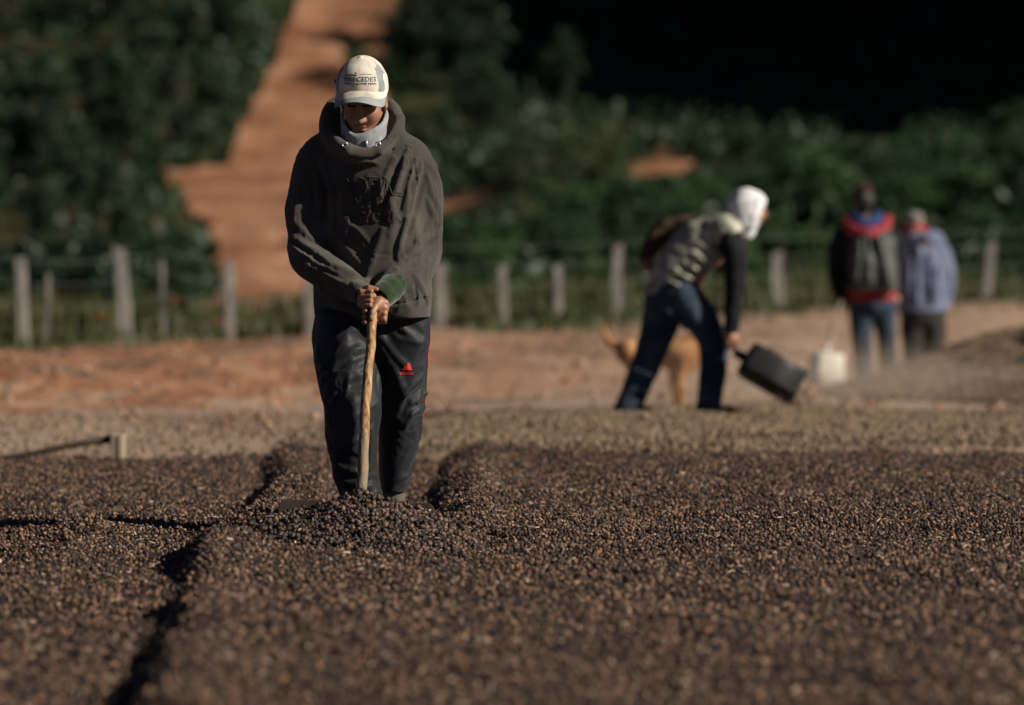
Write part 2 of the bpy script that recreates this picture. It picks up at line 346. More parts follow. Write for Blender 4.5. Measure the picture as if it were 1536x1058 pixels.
# ------------------------------------------------------------------ solid sculpting: distance fields meshed by surface nets
class Field:
    def __init__(s, xs, ys, zs):
        s.ax = [np.asarray(a, np.float32) for a in (xs, ys, zs)]
        s.D = np.full([len(a) for a in s.ax], .5, np.float32)
    def sl(s, lo, hi):
        r = tuple(slice(max(0, np.searchsorted(a, l) - 1), np.searchsorted(a, h) + 1) for a, l, h in zip(s.ax, lo, hi))
        X, Y, Z = (a[q].reshape([-1 if i == j else 1 for j in range(3)]) for i, (a, q) in enumerate(zip(s.ax, r)))
        return r, X, Y, Z
    def put(s, fn, lo, hi, k=0., op='u', m=.05):
        lo = np.asarray(lo, float) - m - k; hi = np.asarray(hi, float) + m + k
        r, X, Y, Z = s.sl(lo, hi)
        if 0 in [q.stop - q.start for q in r]: return s
        A = s.D[r]
        if A.size == 0: return s
        d = np.broadcast_to(fn(X, Y, Z), A.shape).astype(np.float32)
        if op == 's': A = -A
        elif op == 'i': A, d = -A, -d
        if k > 0:
            h = np.maximum(k - np.abs(A - d), 0) / k; o = np.minimum(A, d) - h * h * k * .25
        else: o = np.minimum(A, d)
        s.D[r] = -o if op in 'si' else o
        return s
    def cone(s, a, b, r1, r2=None, k=.02, op='u', m=.04):
        a = np.asarray(a, float); b = np.asarray(b, float); r2 = r1 if r2 is None else r2
        ba = b - a; L2 = max(float(ba @ ba), 1e-9); rm = max(r1, r2)
        def fn(X, Y, Z):
            x, y, z = X - a[0], Y - a[1], Z - a[2]
            t = np.clip((x * ba[0] + y * ba[1] + z * ba[2]) / L2, 0, 1)
            return np.sqrt((x - t * ba[0]) ** 2 + (y - t * ba[1]) ** 2 + (z - t * ba[2]) ** 2) - (r1 + (r2 - r1) * t)
        return s.put(fn, np.minimum(a, b) - rm, np.maximum(a, b) + rm, k, op, m)
    def chain(s, pts, rad, k=.02, op='u', m=.04):
        """one continuous limb through the points"""
        rad = [rad] * len(pts) if np.isscalar(rad) else list(rad); P = [np.asarray(p, float) for p in pts]
        def fn(X, Y, Z):
            o = None
            for a, b, r1, r2 in zip(P[:-1], P[1:], rad[:-1], rad[1:]):
                ba = b - a; x, y, z = X - a[0], Y - a[1], Z - a[2]
                t = np.clip((x * ba[0] + y * ba[1] + z * ba[2]) / max(float(ba @ ba), 1e-9), 0, 1)
                d = np.sqrt((x - t * ba[0]) ** 2 + (y - t * ba[1]) ** 2 + (z - t * ba[2]) ** 2) - (r1 + (r2 - r1) * t)
                o = d if o is None else np.minimum(o, d)
            return o
        Q = np.array(P); rm = max(rad)
        return s.put(fn, Q.min(0) - rm, Q.max(0) + rm, k, op, m)
    def curve(s, pts, rad, k=.02, op='u', m=.04, n=6, closed=False):
        """chain through a smooth curve"""
        Q = np.array([np.append(np.asarray(p, float), r) for p, r in zip(pts, [rad] * len(pts) if np.isscalar(rad) else rad)])
        E = np.vstack([Q[-2] if closed else 2 * Q[0] - Q[1], Q, Q[1] if closed else 2 * Q[-1] - Q[-2]]); out = []
        for i in range(len(Q) - 1):
            p0, p1, p2, p3 = E[i:i + 4]
            for t in np.arange(n) / n: out.append(.5 * (2 * p1 + (p2 - p0) * t + (2 * p0 - 5 * p1 + 4 * p2 - p3) * t * t + (3 * p1 - p0 - 3 * p2 + p3) * t ** 3))
        out = np.array(out + [Q[-1]])
        return s.chain(list(out[:, :3]), list(out[:, 3]), k, op, m)
    def ell(s, c, r, k=.02, op='u', Rm=None, m=.04):
        c = np.asarray(c, float); r = np.asarray(r, float)
        def fn(X, Y, Z):
            x, y, z = X - c[0], Y - c[1], Z - c[2]
            if Rm is not None: x, y, z = (Rm[0, i] * x + Rm[1, i] * y + Rm[2, i] * z for i in range(3))
            k0 = np.sqrt((x / r[0]) ** 2 + (y / r[1]) ** 2 + (z / r[2]) ** 2); k1 = np.sqrt((x / r[0] ** 2) ** 2 + (y / r[1] ** 2) ** 2 + (z / r[2] ** 2) ** 2)
            return k0 * (k0 - 1) / np.maximum(k1, 1e-6)
        e = np.full(3, r.max()) if Rm is not None else r
        return s.put(fn, c - e, c + e, k, op, m)
    def loft(s, rows, k=.02, op='u', m=.06, p=2.0, shear=0.):
        """rows of (z, cx, cy, half width, half depth): upright body of elliptical sections"""
        rows = np.array(sorted(rows), float); z0, z1 = rows[0, 0], rows[-1, 0]
        zz = np.linspace(z0, z1, 200); C = [np.interp(zz, rows[:, 0], rows[:, j]) for j in range(1, 5)]
        kr = np.hanning(19); kr /= kr.sum(); C = [np.convolve(np.pad(c, 9, 'reflect', reflect_type='odd'), kr, 'valid') for c in C]
        def fn(X, Y, Z):
            cx, cy, a, b = (np.interp(Z.ravel(), zz, c).reshape(Z.shape) for c in C)
            x, y = np.abs(X - cx), np.abs(Y - cy + shear * (X - cx))
            k0 = ((x / a) ** p + (y / b) ** p) ** (1 / p); k1 = np.sqrt((x / a ** 2) ** 2 + (y / b ** 2) ** 2)
            d = k0 * (k0 - 1) / np.maximum(k1, 1e-4)
            return np.maximum(d, np.maximum(Z - z1, z0 - Z))
        lo = [(rows[:, 1] - rows[:, 3]).min(), (rows[:, 2] - rows[:, 4]).min(), z0]; hi = [(rows[:, 1] + rows[:, 3]).max(), (rows[:, 2] + rows[:, 4]).max(), z1]
        return s.put(fn, lo, hi, k, op, m)
    def noise(s, amp, f, seed=0.):
        fx, fy, fz = (f, f, f) if np.isscalar(f) else f
        X, Y, Z = (a.reshape([-1 if i == j else 1 for j in range(3)]) for i, a in enumerate(s.ax))
        near = np.abs(s.D) < .04
        i, j, k = np.nonzero(near)
        s.D[near] += amp * (vnoise(s.ax[0][i] * fx + seed, s.ax[1][j] * fy + seed * 1.7, s.ax[2][k] * fz + seed * .3) - .5) * 2
        return s
    def creases(s, amp, f, seed=0., lo=.45, hi=.7):
        """sharp irregular ridges, only in patches"""
        i, j, k = np.nonzero(np.abs(s.D) < .04); x, y, z = s.ax[0][i], s.ax[1][j], s.ax[2][k]
        w = vnoise(x * 9 + seed, y * 9, z * 9); wx = (w - .5) * 1.6
        r = 1 - np.abs(2 * vnoise(x * f[0] + seed + wx, y * f[1], z * f[2] + wx) - 1)
        s.D[i, j, k] -= amp * (r ** 2 - .35) * sstep(lo, hi, vnoise(x * 7 - seed, y * 7 + 3, z * 6))
        return s
    def front(s, x, z, axis=1, rev=False):
        """first surface along +Y at (x, z); or along -X from +x at (y, z) when axis = 0"""
        ax = s.ax
        o = [i for i in range(3) if i != axis]
        def loc(a, v):
            i = int(np.clip(np.searchsorted(a, v) - 1, 0, len(a) - 2)); return i, float(np.clip((v - a[i]) / (a[i + 1] - a[i]), 0, 1))
        i, u = loc(ax[o[0]], x); j, v = loc(ax[o[1]], z)
        D = np.moveaxis(s.D, axis, 0)
        c = (D[:, i, j] * (1 - u) + D[:, i + 1, j] * u) * (1 - v) + (D[:, i, j + 1] * (1 - u) + D[:, i + 1, j + 1] * u) * v
        if rev:
            n = np.nonzero(c < 0)[0]
            if len(n) == 0: return None
            q = n[-1]; return float(ax[axis][q] + (ax[axis][min(q + 1, len(c) - 1)] - ax[axis][q]) * (c[q] / (c[q] - c[min(q + 1, len(c) - 1)] - 1e-9)))
        n = np.nonzero(c < 0)[0]
        if len(n) == 0: return None
        q = n[0]
        if q == 0: return float(ax[axis][0])
        return float(ax[axis][q - 1] + (ax[axis][q] - ax[axis][q - 1]) * (c[q - 1] / (c[q - 1] - c[q] + 1e-9)))
    def nets(s):
        D = s.D; ax = s.ax; S = D < 0
        for a in range(3):                       # close at the borders
            ix = [slice(None)] * 3
            for e in (0, -1): ix[a] = e; D[tuple(ix)] = np.maximum(D[tuple(ix)], 1e-4)
        S = D < 0
        cnt = np.zeros([n - 1 for n in D.shape], np.int8)
        for i in (0, 1):
            for j in (0, 1):
                for k in (0, 1): cnt += S[i:D.shape[0] - 1 + i, j:D.shape[1] - 1 + j, k:D.shape[2] - 1 + k]
        act = (cnt > 0) & (cnt < 8); I = np.stack(np.nonzero(act), 1)
        idx = np.full(cnt.shape, -1, np.int64); idx[act] = np.arange(len(I))
        C = np.array([[i, j, k] for i in (0, 1) for j in (0, 1) for k in (0, 1)])
        vals = np.stack([D[I[:, 0] + c[0], I[:, 1] + c[1], I[:, 2] + c[2]] for c in C], 1)
        pos = np.stack([np.stack([ax[a][I[:, a] + c[a]] for a in range(3)], 1) for c in C], 1)
        acc = np.zeros((len(I), 3)); w = np.zeros(len(I))
        for e0 in range(8):
            for e1 in range(e0 + 1, 8):
                if np.abs(C[e0] - C[e1]).sum() != 1: continue
                a, b = vals[:, e0], vals[:, e1]; m = (a < 0) != (b < 0); t = np.where(m, a / (a - b + 1e-12), 0)
                acc += np.where(m[:, None], pos[:, e0] + t[:, None] * (pos[:, e1] - pos[:, e0]), 0); w += m
        Vv = acc / w[:, None]; Q = []
        for a in range(3):
            b, c = (a + 1) % 3, (a + 2) % 3
            s0 = [slice(1, -1)] * 3; s0[a] = slice(0, -1); s1 = [slice(1, -1)] * 3; s1[a] = slice(1, None)
            A, B = S[tuple(s0)], S[tuple(s1)]; E = np.stack(np.nonzero(A != B), 1)
            inside = A[E[:, 0], E[:, 1], E[:, 2]]
            off = np.ones(3, int); off[a] = 0; E = E + off
            def cell(db, dc):
                q = E.copy(); q[:, b] -= db; q[:, c] -= dc; return idx[q[:, 0], q[:, 1], q[:, 2]]
            q = np.stack([cell(1, 1), cell(0, 1), cell(0, 0), cell(1, 0)], 1)
            q[~inside] = q[~inside][:, ::-1]; Q.append(q)
        return Vv, np.concatenate(Q)
    def make(s, name, m, parent, smooth=0):
        v, q = s.nets()
        for _ in range(smooth):
            acc = np.zeros_like(v); w = np.zeros(len(v))
            for a, b in ((0, 1), (1, 2), (2, 3), (3, 0)):
                np.add.at(acc, q[:, a], v[q[:, b]]); np.add.at(acc, q[:, b], v[q[:, a]]); np.add.at(w, q[:, a], 1); np.add.at(w, q[:, b], 1)
            v = v * .4 + .6 * acc / w[:, None]
        return link(name, mesh(name, v, q, m), parent)
def lin(a, b, h): return np.arange(a, b + h, h)
def text_mesh(txt, size, ext, outline=0, fat=0):
    cu = bpy.data.curves.new('t', 'FONT'); cu.body = txt; cu.size = size; cu.extrude = ext; cu.align_x = 'CENTER'; cu.align_y = 'CENTER'; cu.resolution_u = 2; cu.offset = fat
    if outline: cu.extrude = 0; cu.fill_mode = 'NONE'; cu.bevel_depth = outline; cu.bevel_resolution = 1
    o = bpy.data.objects.new('t', cu); col.objects.link(o); bpy.context.view_layer.update()
    me = bpy.data.meshes.new_from_object(o.evaluated_get(bpy.context.evaluated_depsgraph_get()))
    v = np.array([p.co[:] for p in me.vertices]); f = [tuple(p.vertices) for p in me.polygons]
    bpy.data.objects.remove(o); bpy.data.curves.remove(cu); bpy.data.meshes.remove(me)
    return v, f

# ------------------------------------------------------------------ the worker with the push board, in focus
MY0 = 20.4; MX0 = (560 - CX) * MY0 / FPX
def W(px, py, y=0.):
    s = FPX / (MY0 + y); return np.array([(px - CX) / s - MX0, y, CAMH - (py - HOR) / s])
M['skin'] = mat('skin', [(.23,.105,.065), (.33,.165,.105)], 14, .5, (120, .2, .002), .4)
M['hood'] = mat('hoodie_fleece', [(.042,.038,.033), (.066,.059,.051), (.098,.088,.075)], 7, .95, (420, .9, .005), .1, sheen=.15, detail=10, pos=(.3, .72))
M['hoodrib'] = mat('hoodie_rib', [(.060,.054,.046), (.085,.076,.066)], 9, .92, (300, .5, .003), .15, sheen=.2, stretch=(2, 2, .2))
M['green'] = mat('green_knit', [(.008,.020,.007), (.016,.037,.012)], 60, .95, (240, .7, .004), .15, sheen=.3)
M['track'] = mat('track_trousers', [(.0045,.006,.009), (.009,.012,.017)], 5, .6, (60, .3, .004), .28, sheen=.1)
M['track2'] = mat('lit_track_trousers', [(.014,.019,.026), (.022,.028,.036)], 5, .6, (60, .15, .004), .5, sheen=.1)  # lighter copy of the trouser colour, painted as a lit leg; no face uses it
M['red'] = mat('red_print', [(.55,.04,.035), (.62,.06,.05)], 8, .6)
M['collar'] = mat('grey_fleece', [(.20,.215,.235), (.29,.305,.325)], 30, .95, (220, .6, .003), .15, sheen=.3)
M['cap'] = mat('cap_cotton', [(.33,.29,.23), (.52,.48,.41), (.60,.57,.50)], 16, .9, (300, .35, .002), .2, pos=(.25, .6))
M['cap2'] = mat('cap_grey_panel', [(.22,.24,.25), (.29,.31,.32)], 14, .9, (300, .35, .002), .2)
M['capprint'] = mat('cap_print', [(.02,.04,.055), (.035,.06,.08)], 20, .8)
M['steel'] = mat('eyelet_steel', [(.45,.44,.42), (.6,.58,.55)], 9, .35, None, .5, metallic=.9)
M['boot'] = mat('rubber_boot', [(.09,.075,.058), (.17,.14,.11)], 9, .8, (50, .3, .006), .3)
M['hair'] = mat('dark_hair', [(.008,.007,.006), (.02,.017,.014)], 60, .6, (200, .5, .004), .4)
M['lips'] = mat('lips', [(.26,.09,.075), (.32,.12,.10)], 30, .45)
man = empty('person', (MX0, MY0, 0), 'worker in beige cap and dark hooded sweatshirt pushing berries with a long board', 'person')

# --- head frame
HP, HYaw = R(25), R(-7)
HC = W(545, 150, -.06)
Rh = np.array((Euler((0, 0, HYaw)).to_matrix() @ Euler((HP, 0, 0)).to_matrix()))     # columns: right, back, up (local)
def H(x, f_, u): return HC + Rh @ np.array([x, -f_, u])
POLE_T, POLE_B = W(560, 441, -.285), W(539, 768, -.62)
def pole_at(py):
    a = (py - 441) / (768 - 441.); return POLE_T + (POLE_B - POLE_T) * a

# --- body: one skin, fine where the face and hands are
xs = np.concatenate([lin(-.33, -.125, .014), lin(-.118, .085, .0024), lin(.09, .30, .014)])
ys = np.concatenate([lin(-.36, .12, .0034), lin(.13, .2, .015)])
hz0, hz1 = W(0, 500, -.3)[2], W(0, 420, -.3)[2]
fz0, fz1 = W(0, 222)[2], W(0, 100)[2]
zs = np.concatenate([lin(-.02, hz0, .02), lin(hz0 + .003, hz1, .0026), lin(hz1 + .02, fz0, .02), lin(fz0 + .003, fz1, .0024), lin(fz1 + .008, fz1 + .06, .008)])
B = Field(xs, ys, zs)
B.ell(H(0, -.006, .03), (.073, .092, .088), Rm=Rh)
B.ell(H(0, .028, -.04), (.059, .068, .082), k=.03, Rm=Rh)
B.ell(H(0, .066, -.108), (.026, .022, .019), k=.03, Rm=Rh)
for sx in (-1, 1):
    B.ell(H(sx * .036, .062, -.028), (.026, .028, .028), k=.025, Rm=Rh)
    B.cone(H(sx * .052, .0, -.075), H(sx * .022, .062, -.104), .016, .014, k=.03)
B.cone(H(-.034, .084, .02), H(.034, .084, .02), .012, k=.02)
B.cone(H(0, .09, .012), H(0, .112, -.034), .0085, .0125, k=.014)
for sx in (-1, 1):
    B.ell(H(sx * .0125, .1, -.038), (.0085, .011, .008), k=.008, Rm=Rh)
    B.ell(H(sx * .031, .103, -.002), (.017, .016, .011), k=.012, op='s', Rm=Rh)
    B.ell(H(sx * .031, .078, -.003), (.0125, .0125, .0115), k=.003, Rm=Rh)
    B.ell(H(sx * .007, .109, -.047), (.0035, .005, .003), k=.003, op='s', Rm=Rh)
    B.ell(H(sx * .077, -.01, -.012), (.010, .019, .031), k=.008, Rm=Rh)
    B.ell(H(sx * .084, -.004, -.010), (.006, .010, .018), k=.006, op='s', Rm=Rh)
for f0, u0, rr in ((.0905, -.066, .0068), (.0885, -.0795, .0078)):
    B.chain([H(-.022, f0 - .010, u0 - .001), H(-.008, f0, u0 + .001), H(.008, f0, u0 + .001), H(.022, f0 - .010, u0 - .001)], [.003, rr, rr, .003], k=.006)
B.chain([H(-.022, .088, -.0735), H(0, .103, -.0725), H(.022, .088, -.0735)], .0028, k=.004, op='s')
B.cone(H(-.012, .094, -.094), H(.012, .094, -.094), .005, k=.012, op='s')
B.cone(H(0, -.03, -.06), W(548, 232, .0), .058, .065, k=.03)
B.loft([(W(0, 235)[2], 0, .02, .10, .05), (W(0, 300)[2], 0, .02, .13, .07), (W(0, 420)[2], 0, .0, .14, .10), (W(0, 490)[2], 0, .0, .15, .10)], k=.06)
B.chain([W(500, 250, .03), W(462, 300, .03), W(464, 380, 0), W(530, 432, -.19)], [.04, .035, .034, .03], k=.03)
B.chain([W(600, 250, .0), W(634, 300, -.01), W(630, 380, -.01), W(585, 436, -.19)], [.04, .035, .034, .03], k=.03)
B.chain([W(517, 480, 0), W(527, 610, -.09), W(543, 760, -.04)], [.07, .05, .028], k=.05)
B.chain([W(598, 480, .02), W(602, 610, .05), W(590.5, 755, .10)], [.07, .05, .026], k=.05)
# hands on the pole
def ringpt(py, ang, rr):          # ang: 0 right, 90 towards the camera, 180 left, 270 behind
    c = pole_at(py); return c + np.array([math.cos(R(ang)) * rr, -math.sin(R(ang)) * rr, 0])
# left hand (image right): wrist, palm, thumb down the front, four fingers behind and round to the left
wr = W(583, 441, -.21)
palm = [W(577, 449, -.26), W(572, 461, -.285), W(571, 473, -.295)]
B.chain([wr] + palm, [.026, .027, .026, .020], k=.02)
B.ell(W(570, 458, -.292), (.026, .022, .032), k=.015)
for i, py in enumerate((455, 463.5, 472, 480)):
    rr = (.0100, .0108, .0105, .0098)[i]
    k0 = W(578 - i * .6, py - 1, -.300 - .004 * i)
    B.chain([k0, W(579 - i, py + 3, -.275 - .004 * i), ringpt(py + 3, -50, .030), ringpt(py + 3, -110, .029)], [rr * 1.12, rr, rr, rr * .95], k=.006)
    B.chain([ringpt(py + 3, -110, .029), ringpt(py + 4, -160, .028), ringpt(py + 4, -215, .027)], [rr * .95, rr * .92, rr * .8], k=.004)
B.chain([W(570, 452, -.305), W(563, 460, -.325), pole_at(470) + np.array([.001, -.028, 0]), pole_at(479) + np.array([-.001, -.024, 0])], [.0155, .0125, .0112, .0088], k=.007)
B.ell(W(565, 456, -.305), (.024, .020, .024), k=.014)
# right hand (image left), a fist above and behind
wl = W(532, 432, -.205)
B.chain([wl, W(539, 439, -.245), W(544, 447, -.270)], [.026, .027, .023], k=.02)
for i, py in enumerate((436, 443, 450, 457)):
    rr = (.0100, .0104, .0100, .0090)[i]
    B.chain([W(540, py, -.272), W(542, py + 2, -.297), ringpt(py + 2, 150, .030), ringpt(py + 2, 105, .029)], [rr * 1.1, rr, rr, rr * .85], k=.005)
B.chain([W(546, 434, -.27), ringpt(432, 130, .024), ringpt(434, 60, .022)], [.0135, .0115, .009], k=.007)
body = B.make('body', M['skin'], man)
bm_ = body.data; bm_.materials.append(M['lips']); bm_.materials.append(M['hair']); bm_.materials.append(mat('stubble', [(.07,.035,.024), (.15,.075,.05)], 90, .6, (200, .3, .002), .3))
cc = np.empty(len(bm_.polygons) * 3); bm_.polygons.foreach_get('center', cc); q = (cc.reshape(-1, 3) - HC) @ Rh; q[:, 1] *= -1
lip = (np.abs(q[:, 0]) < .023) & (q[:, 1] > .085) & (q[:, 2] < -.0605 - np.abs(q[:, 0]) * .12) & (q[:, 2] > -.087 + np.abs(q[:, 0]) * .35)
beard = (q[:, 1] > .055) & (((np.abs(q[:, 0]) < .027) & (q[:, 2] > -.064) & (q[:, 2] < -.0515 - np.abs(q[:, 0]) * .25)) | ((np.abs(q[:, 0]) < .02) & (q[:, 2] < -.098) & (q[:, 2] > -.135)))
brow = (np.abs(np.abs(q[:, 0]) - .03) < .02) & (q[:, 1] > .06) & (np.abs(q[:, 2] - .017) < .005)
bm_.polygons.foreach_set('material_index', np.where(lip, 1, np.where(brow, 2, np.where(beard, 3, 0))).astype(np.int32))
# thumb nail
nv, nf = boxv(pole_at(477) + np.array([-.001, -.0335, 0]), (.011, .003, .013), np.array(Euler((R(18), 0, 0)).to_matrix()))
bevel(link('thumb_nail', mesh('thumb_nail', nv, nf, mat('nail', [(.42,.25,.2), (.46,.29,.23)], 9, .35)), body), .003)
# stubble and moustache: a thin shell on the skin
# --- hair at the sides and nape
Hf = Field(lin(-.16, .08, .005), lin(-.19, .09, .005), lin(W(0, 175)[2], W(0, 90)[2], .005))
Hf.ell(H(0, -.014, .03), (.079, .094, .095), Rm=Rh)
Hf.put(lambda X, Y, Z: -(((X - HC[0]) * Rh[0, 1] + (Y - HC[1]) * Rh[1, 1] + (Z - HC[2]) * Rh[2, 1]) - (-.012)), (-1, -1, 0), (1, 1, 3), op='i')
Hf.put(lambda X, Y, Z: -(((X - HC[0]) * Rh[0, 2] + (Y - HC[1]) * Rh[1, 2] + (Z - HC[2]) * Rh[2, 2]) - (-.02)), (-1, -1, 0), (1, 1, 3), op='i')
Hf.make('hair', M['hair'], man)

# --- cap
Cf = Field(lin(-.17, .09, .0032), lin(-.22, .09, .0032), lin(W(0, 165)[2], W(0, 76)[2], .0032))
Cf.ell(H(0, -.004, .05), (.0925, .112, .112), Rm=Rh)
Cf.ell(H(0, .05, .085), (.07, .052, .058), k=.05, Rm=Rh)
def hq(X, Y, Z, j): return (X - HC[0]) * Rh[0, j] + (Y - HC[1]) * Rh[1, j] + (Z - HC[2]) * Rh[2, j]
Cf.put(lambda X, Y, Z: -(hq(X, Y, Z, 2) - .030 + .12 * hq(X, Y, Z, 1)), (-1, -1, 0), (1, 1, 3), op='i')
Cf.ell(H(0, -.004, .162), (.009, .009, .006), k=.003, Rm=Rh)
for a, b in (((.0, .095, .142), (.0, .075, .156)), ((.068, .082, .055), (.05, .03, .150)), ((-.068, .082, .055), (-.05, .03, .150))):     # panel seams
    pa, pb = np.array(a), np.array(b); mid = (pa + pb) / 2 * np.array([1.06, 1.1, 1.04])
    Cf.chain([H(*pa), H(*mid), H(*pb)], .0035, k=.006, op='s')
Cf.chain([H(.004, .098, .136), H(.010, .084, .152)], .002, k=.006)
Cf.noise(.0007, 45, 3.)
crown = Cf.make('cap', [M['cap'], M['cap2']], man); cm = crown.data
cc = np.empty(len(cm.polygons) * 3); cm.polygons.foreach_get('center', cc); q = (cc.reshape(-1, 3) - HC) @ Rh; q[:, 1] *= -1
edge = .060 + .012 * np.sin((q[:, 2] - .03) * 30); wd = .008 + .010 * np.clip((.16 - q[:, 2]) / .1, 0, 1)
cm.polygons.foreach_set('material_index', ((np.abs(np.abs(q[:, 0]) - edge - wd / 2) < wd / 2) & (q[:, 1] > .0) & (q[:, 2] < .15)).astype(np.int32))
# brim
nu, nvv = 81, 31; V = []
for i in range(nu):
    ph = R(-86 + 172 * i / (nu - 1)); sx = math.sin(ph)
    for j in range(nvv):
        t = j / (nvv - 1)
        ix, ifw = .092 * sx, .112 * math.cos(ph)
        ox, ofw = .088 * math.copysign(abs(sx) ** .8, sx), .046 + .140 * max(math.cos(ph), 0) ** .55
        x = ix + (ox - ix) * t; fw = ifw + (ofw - ifw) * t
        u_ = .052 + .030 * math.cos(ph) - t * .002 - .030 * (x / .09) ** 2 * (.35 + .65 * t) - .010 * t * t
        V.append(H(x, fw, u_))
brim = link('brim', mesh('brim', V, grid_faces(nu, nvv), [M['cap'], M['cap2']]), crown)
fi = grid_faces(nu, nvv); jj = (fi % nvv).min(1); ii = (fi // nvv).min(1); c0 = (ii - 40) / 40.
brim.data.polygons.foreach_set('material_index', (jj > 25 - 14 * np.abs(c0) ** 1.3 - 8 * np.exp(-((c0 - .15) / .35) ** 2)).astype(np.int32))
sm = brim.modifiers.new('thick', 'SOLIDIFY'); sm.thickness = .004; sm.offset = 0
# lettering on the cap front
def print_on(field, txt, size, px, py, m, name, parent, ext, lift, width=None, slant=0, height=None, y0=-.15, wmap=W, outline=0, fat=0):
    v, f_ = text_mesh(txt, size, ext, outline, fat)
    sx = 1.0
    if width: sx = width / (v[:, 0].max() - v[:, 0].min())
    if height: v[:, 1] *= height / (v[:, 1].max() - v[:, 1].min())
    c = wmap(px, py, y0); out = []
    for a, b, z in v:
        X = c[0] + a * sx; Z = c[2] + b + slant * a
        Yf = field.front(X, Z)
        out.append((X, (Yf if Yf is not None else c[1]) - lift - (z + ext), Z))
    return link(name, mesh(name, out, f_, m, smooth=False), parent)
print_on(Cf, 'MERCEDES', .02, 541, 120, M['capprint'], 'lettering', crown, .0003, .0008, width=.112, height=.016, slant=-.0)
print_on(Cf, 'FORMULA ONE TEAM', .012, 541, 126.5, M['capprint'], 'lettering', crown, .0003, .0008, width=.112, height=.0065)
for (x0, x1, y_, hh) in ((518, 536, 113.6, 1.5), (540, 558, 112.6, .6)):
    n = 12; V = []
    for i in range(n):
        for e in (-hh / 2, hh / 2):
            c = W(x0 + (x1 - x0) * i / (n - 1), y_ + e - .8 * math.sin(i / 11 * 3.1), -.16); V.append((c[0], (Cf.front(c[0], c[2]) or -.16) - .0012, c[2]))
    link('print_line', mesh('print_line', V, grid_faces(n, 2), M['capprint']), crown)
bv, bf = boxv(W(505, 122, -.05), (.018, .012, .011)); bevel(link('strap_tab', mesh('strap_tab', bv, bf, M['boot']), crown), .003)

# --- neck warmer
Nf = Field(lin(-.16, .09, .0045), lin(-.20, .08, .0045), lin(W(0, 240)[2], W(0, 150)[2], .0045))
Nf.cone(W(545, 240, -.05), W(547, 168, -.064), .080, .0845, k=0)
Nf.cone(W(545, 240, -.045), W(547, 150, -.060), .070, .0765, k=.006, op='s')
zc = W(0, 166)[2]
Nf.put(lambda X, Y, Z: (Z - zc) - (Y + .05) * 1.0 - .012 * np.sin((X + .03) * 40), (-1, -1, 0), (1, 1, 3), k=.008, op='i')
Nf.cone(W(549, 232, -.16), W(549, 200, -.148), .004, k=.004, op='s')
Nf.noise(.003, 22, 5.)
nw = Nf.make('neck_warmer', M['collar'], man)
zv, zf = tube([W(550, 226, -.136), W(550, 210, -.142)], .0028, 6); link('zip', mesh('zip', zv, zf, M['steel']), nw)

# --- hooded sweatshirt
h_ = .0046
Sf = Field(lin(-.36, .28, h_), lin(-.34, .23, h_), lin(W(0, 486)[2] - .02, W(0, 140)[2], h_))
def row(py, x0, x1, yc, d): a = W(x0, py); b = W(x1, py); return (a[2], (a[0] + b[0]) / 2, yc, (b[0] - a[0]) / 2, d)
Sf.loft([row(478, 473, 646, -.005, .150), row(455, 470, 648, -.01, .168), row(425, 468, 647, -.01, .165), row(380, 472, 642, -.005, .148), row(320, 474, 636, .0, .14), row(270, 468, 636, .0, .135), row(240, 468, 634, .01, .125), row(222, 476, 626, .015, .11), row(205, 492, 606, .02, .09), row(196, 505, 590, .02, .07)], k=.0, p=2.3, shear=.30)
Sf.curve([W(505, 207, .03), W(474, 236, .04), W(459, 300, .03), W(460, 368, -.01)], [.045, .062, .071, .066], k=.05)
Sf.curve([W(459, 372, -.01), W(466, 392, -.06), W(505, 416, -.15), W(536, 435, -.205)], [.066, .066, .060, .046], k=.02)
Sf.curve([W(590, 209, -.01), W(624, 242, -.03), W(636, 305, -.02), W(633, 372, -.01)], [.045, .062, .071, .066], k=.05)
Sf.curve([W(633, 376, -.01), W(628, 396, -.06), W(602, 416, -.15), W(583, 431, -.19)], [.066, .066, .060, .050], k=.02)
# hood: heavy roll round the neck, opening up behind the head
ring = [(485, 182, .035), (489, 200, -.03), (505, 216, -.10), (524, 226, -.145), (545, 230, -.158), (566, 226, -.145), (585, 214, -.10), (596, 198, -.03), (598, 181, .035), (590, 160, .085), (570, 147, .115), (543, 143, .125), (515, 148, .115), (494, 162, .085), (485, 182, .035)]
rr_ = [.018, .020, .021, .020, .018, .020, .021, .020, .018, .018, .018, .018, .018, .018, .018]
def cowl(X, Y, Z):
    return (Z - W(0, 190)[2]) - (Y + .03) * .74
Cw = Field(*Sf.ax)
Cw.loft([row(145, 487, 600, .03, .125), row(175, 482, 605, .01, .130), row(200, 482, 605, -.01, .145), row(222, 490, 598, -.015, .150), row(245, 505, 585, -.01, .145)], k=0)
Cw.put(cowl, (-1, -1, 0), (1, 1, 3), k=.01, op='i')
Sf.put(lambda X, Y, Z: Cw.D, (-1, -1, 0), (1, 1, 3), k=.03)
Sf.curve([W(a + (1 if a < 545 else -1), b, c) for a, b, c in ring], rr_, k=.012, n=4, closed=True)
Sf.curve([W(545, 175, .12), W(545, 230, .165), W(545, 262, .15)], [.05, .075, .06], k=.06)
Sf.loft([row(120, 492, 597, .0, .105), row(178, 494, 594, -.015, .110), row(205, 504, 586, -.03, .105), row(226, 520, 570, -.04, .09)], k=.012, op='s')
for a_ in ((488, 178, .02, 496, 210, -.07), (602, 178, .02, 594, 208, -.07), (500, 205, -.11, 522, 228, -.155), (592, 203, -.11, 570, 226, -.155)): Sf.chain([W(*a_[:3]), W(*a_[3:])], [.010, .016], k=.02)
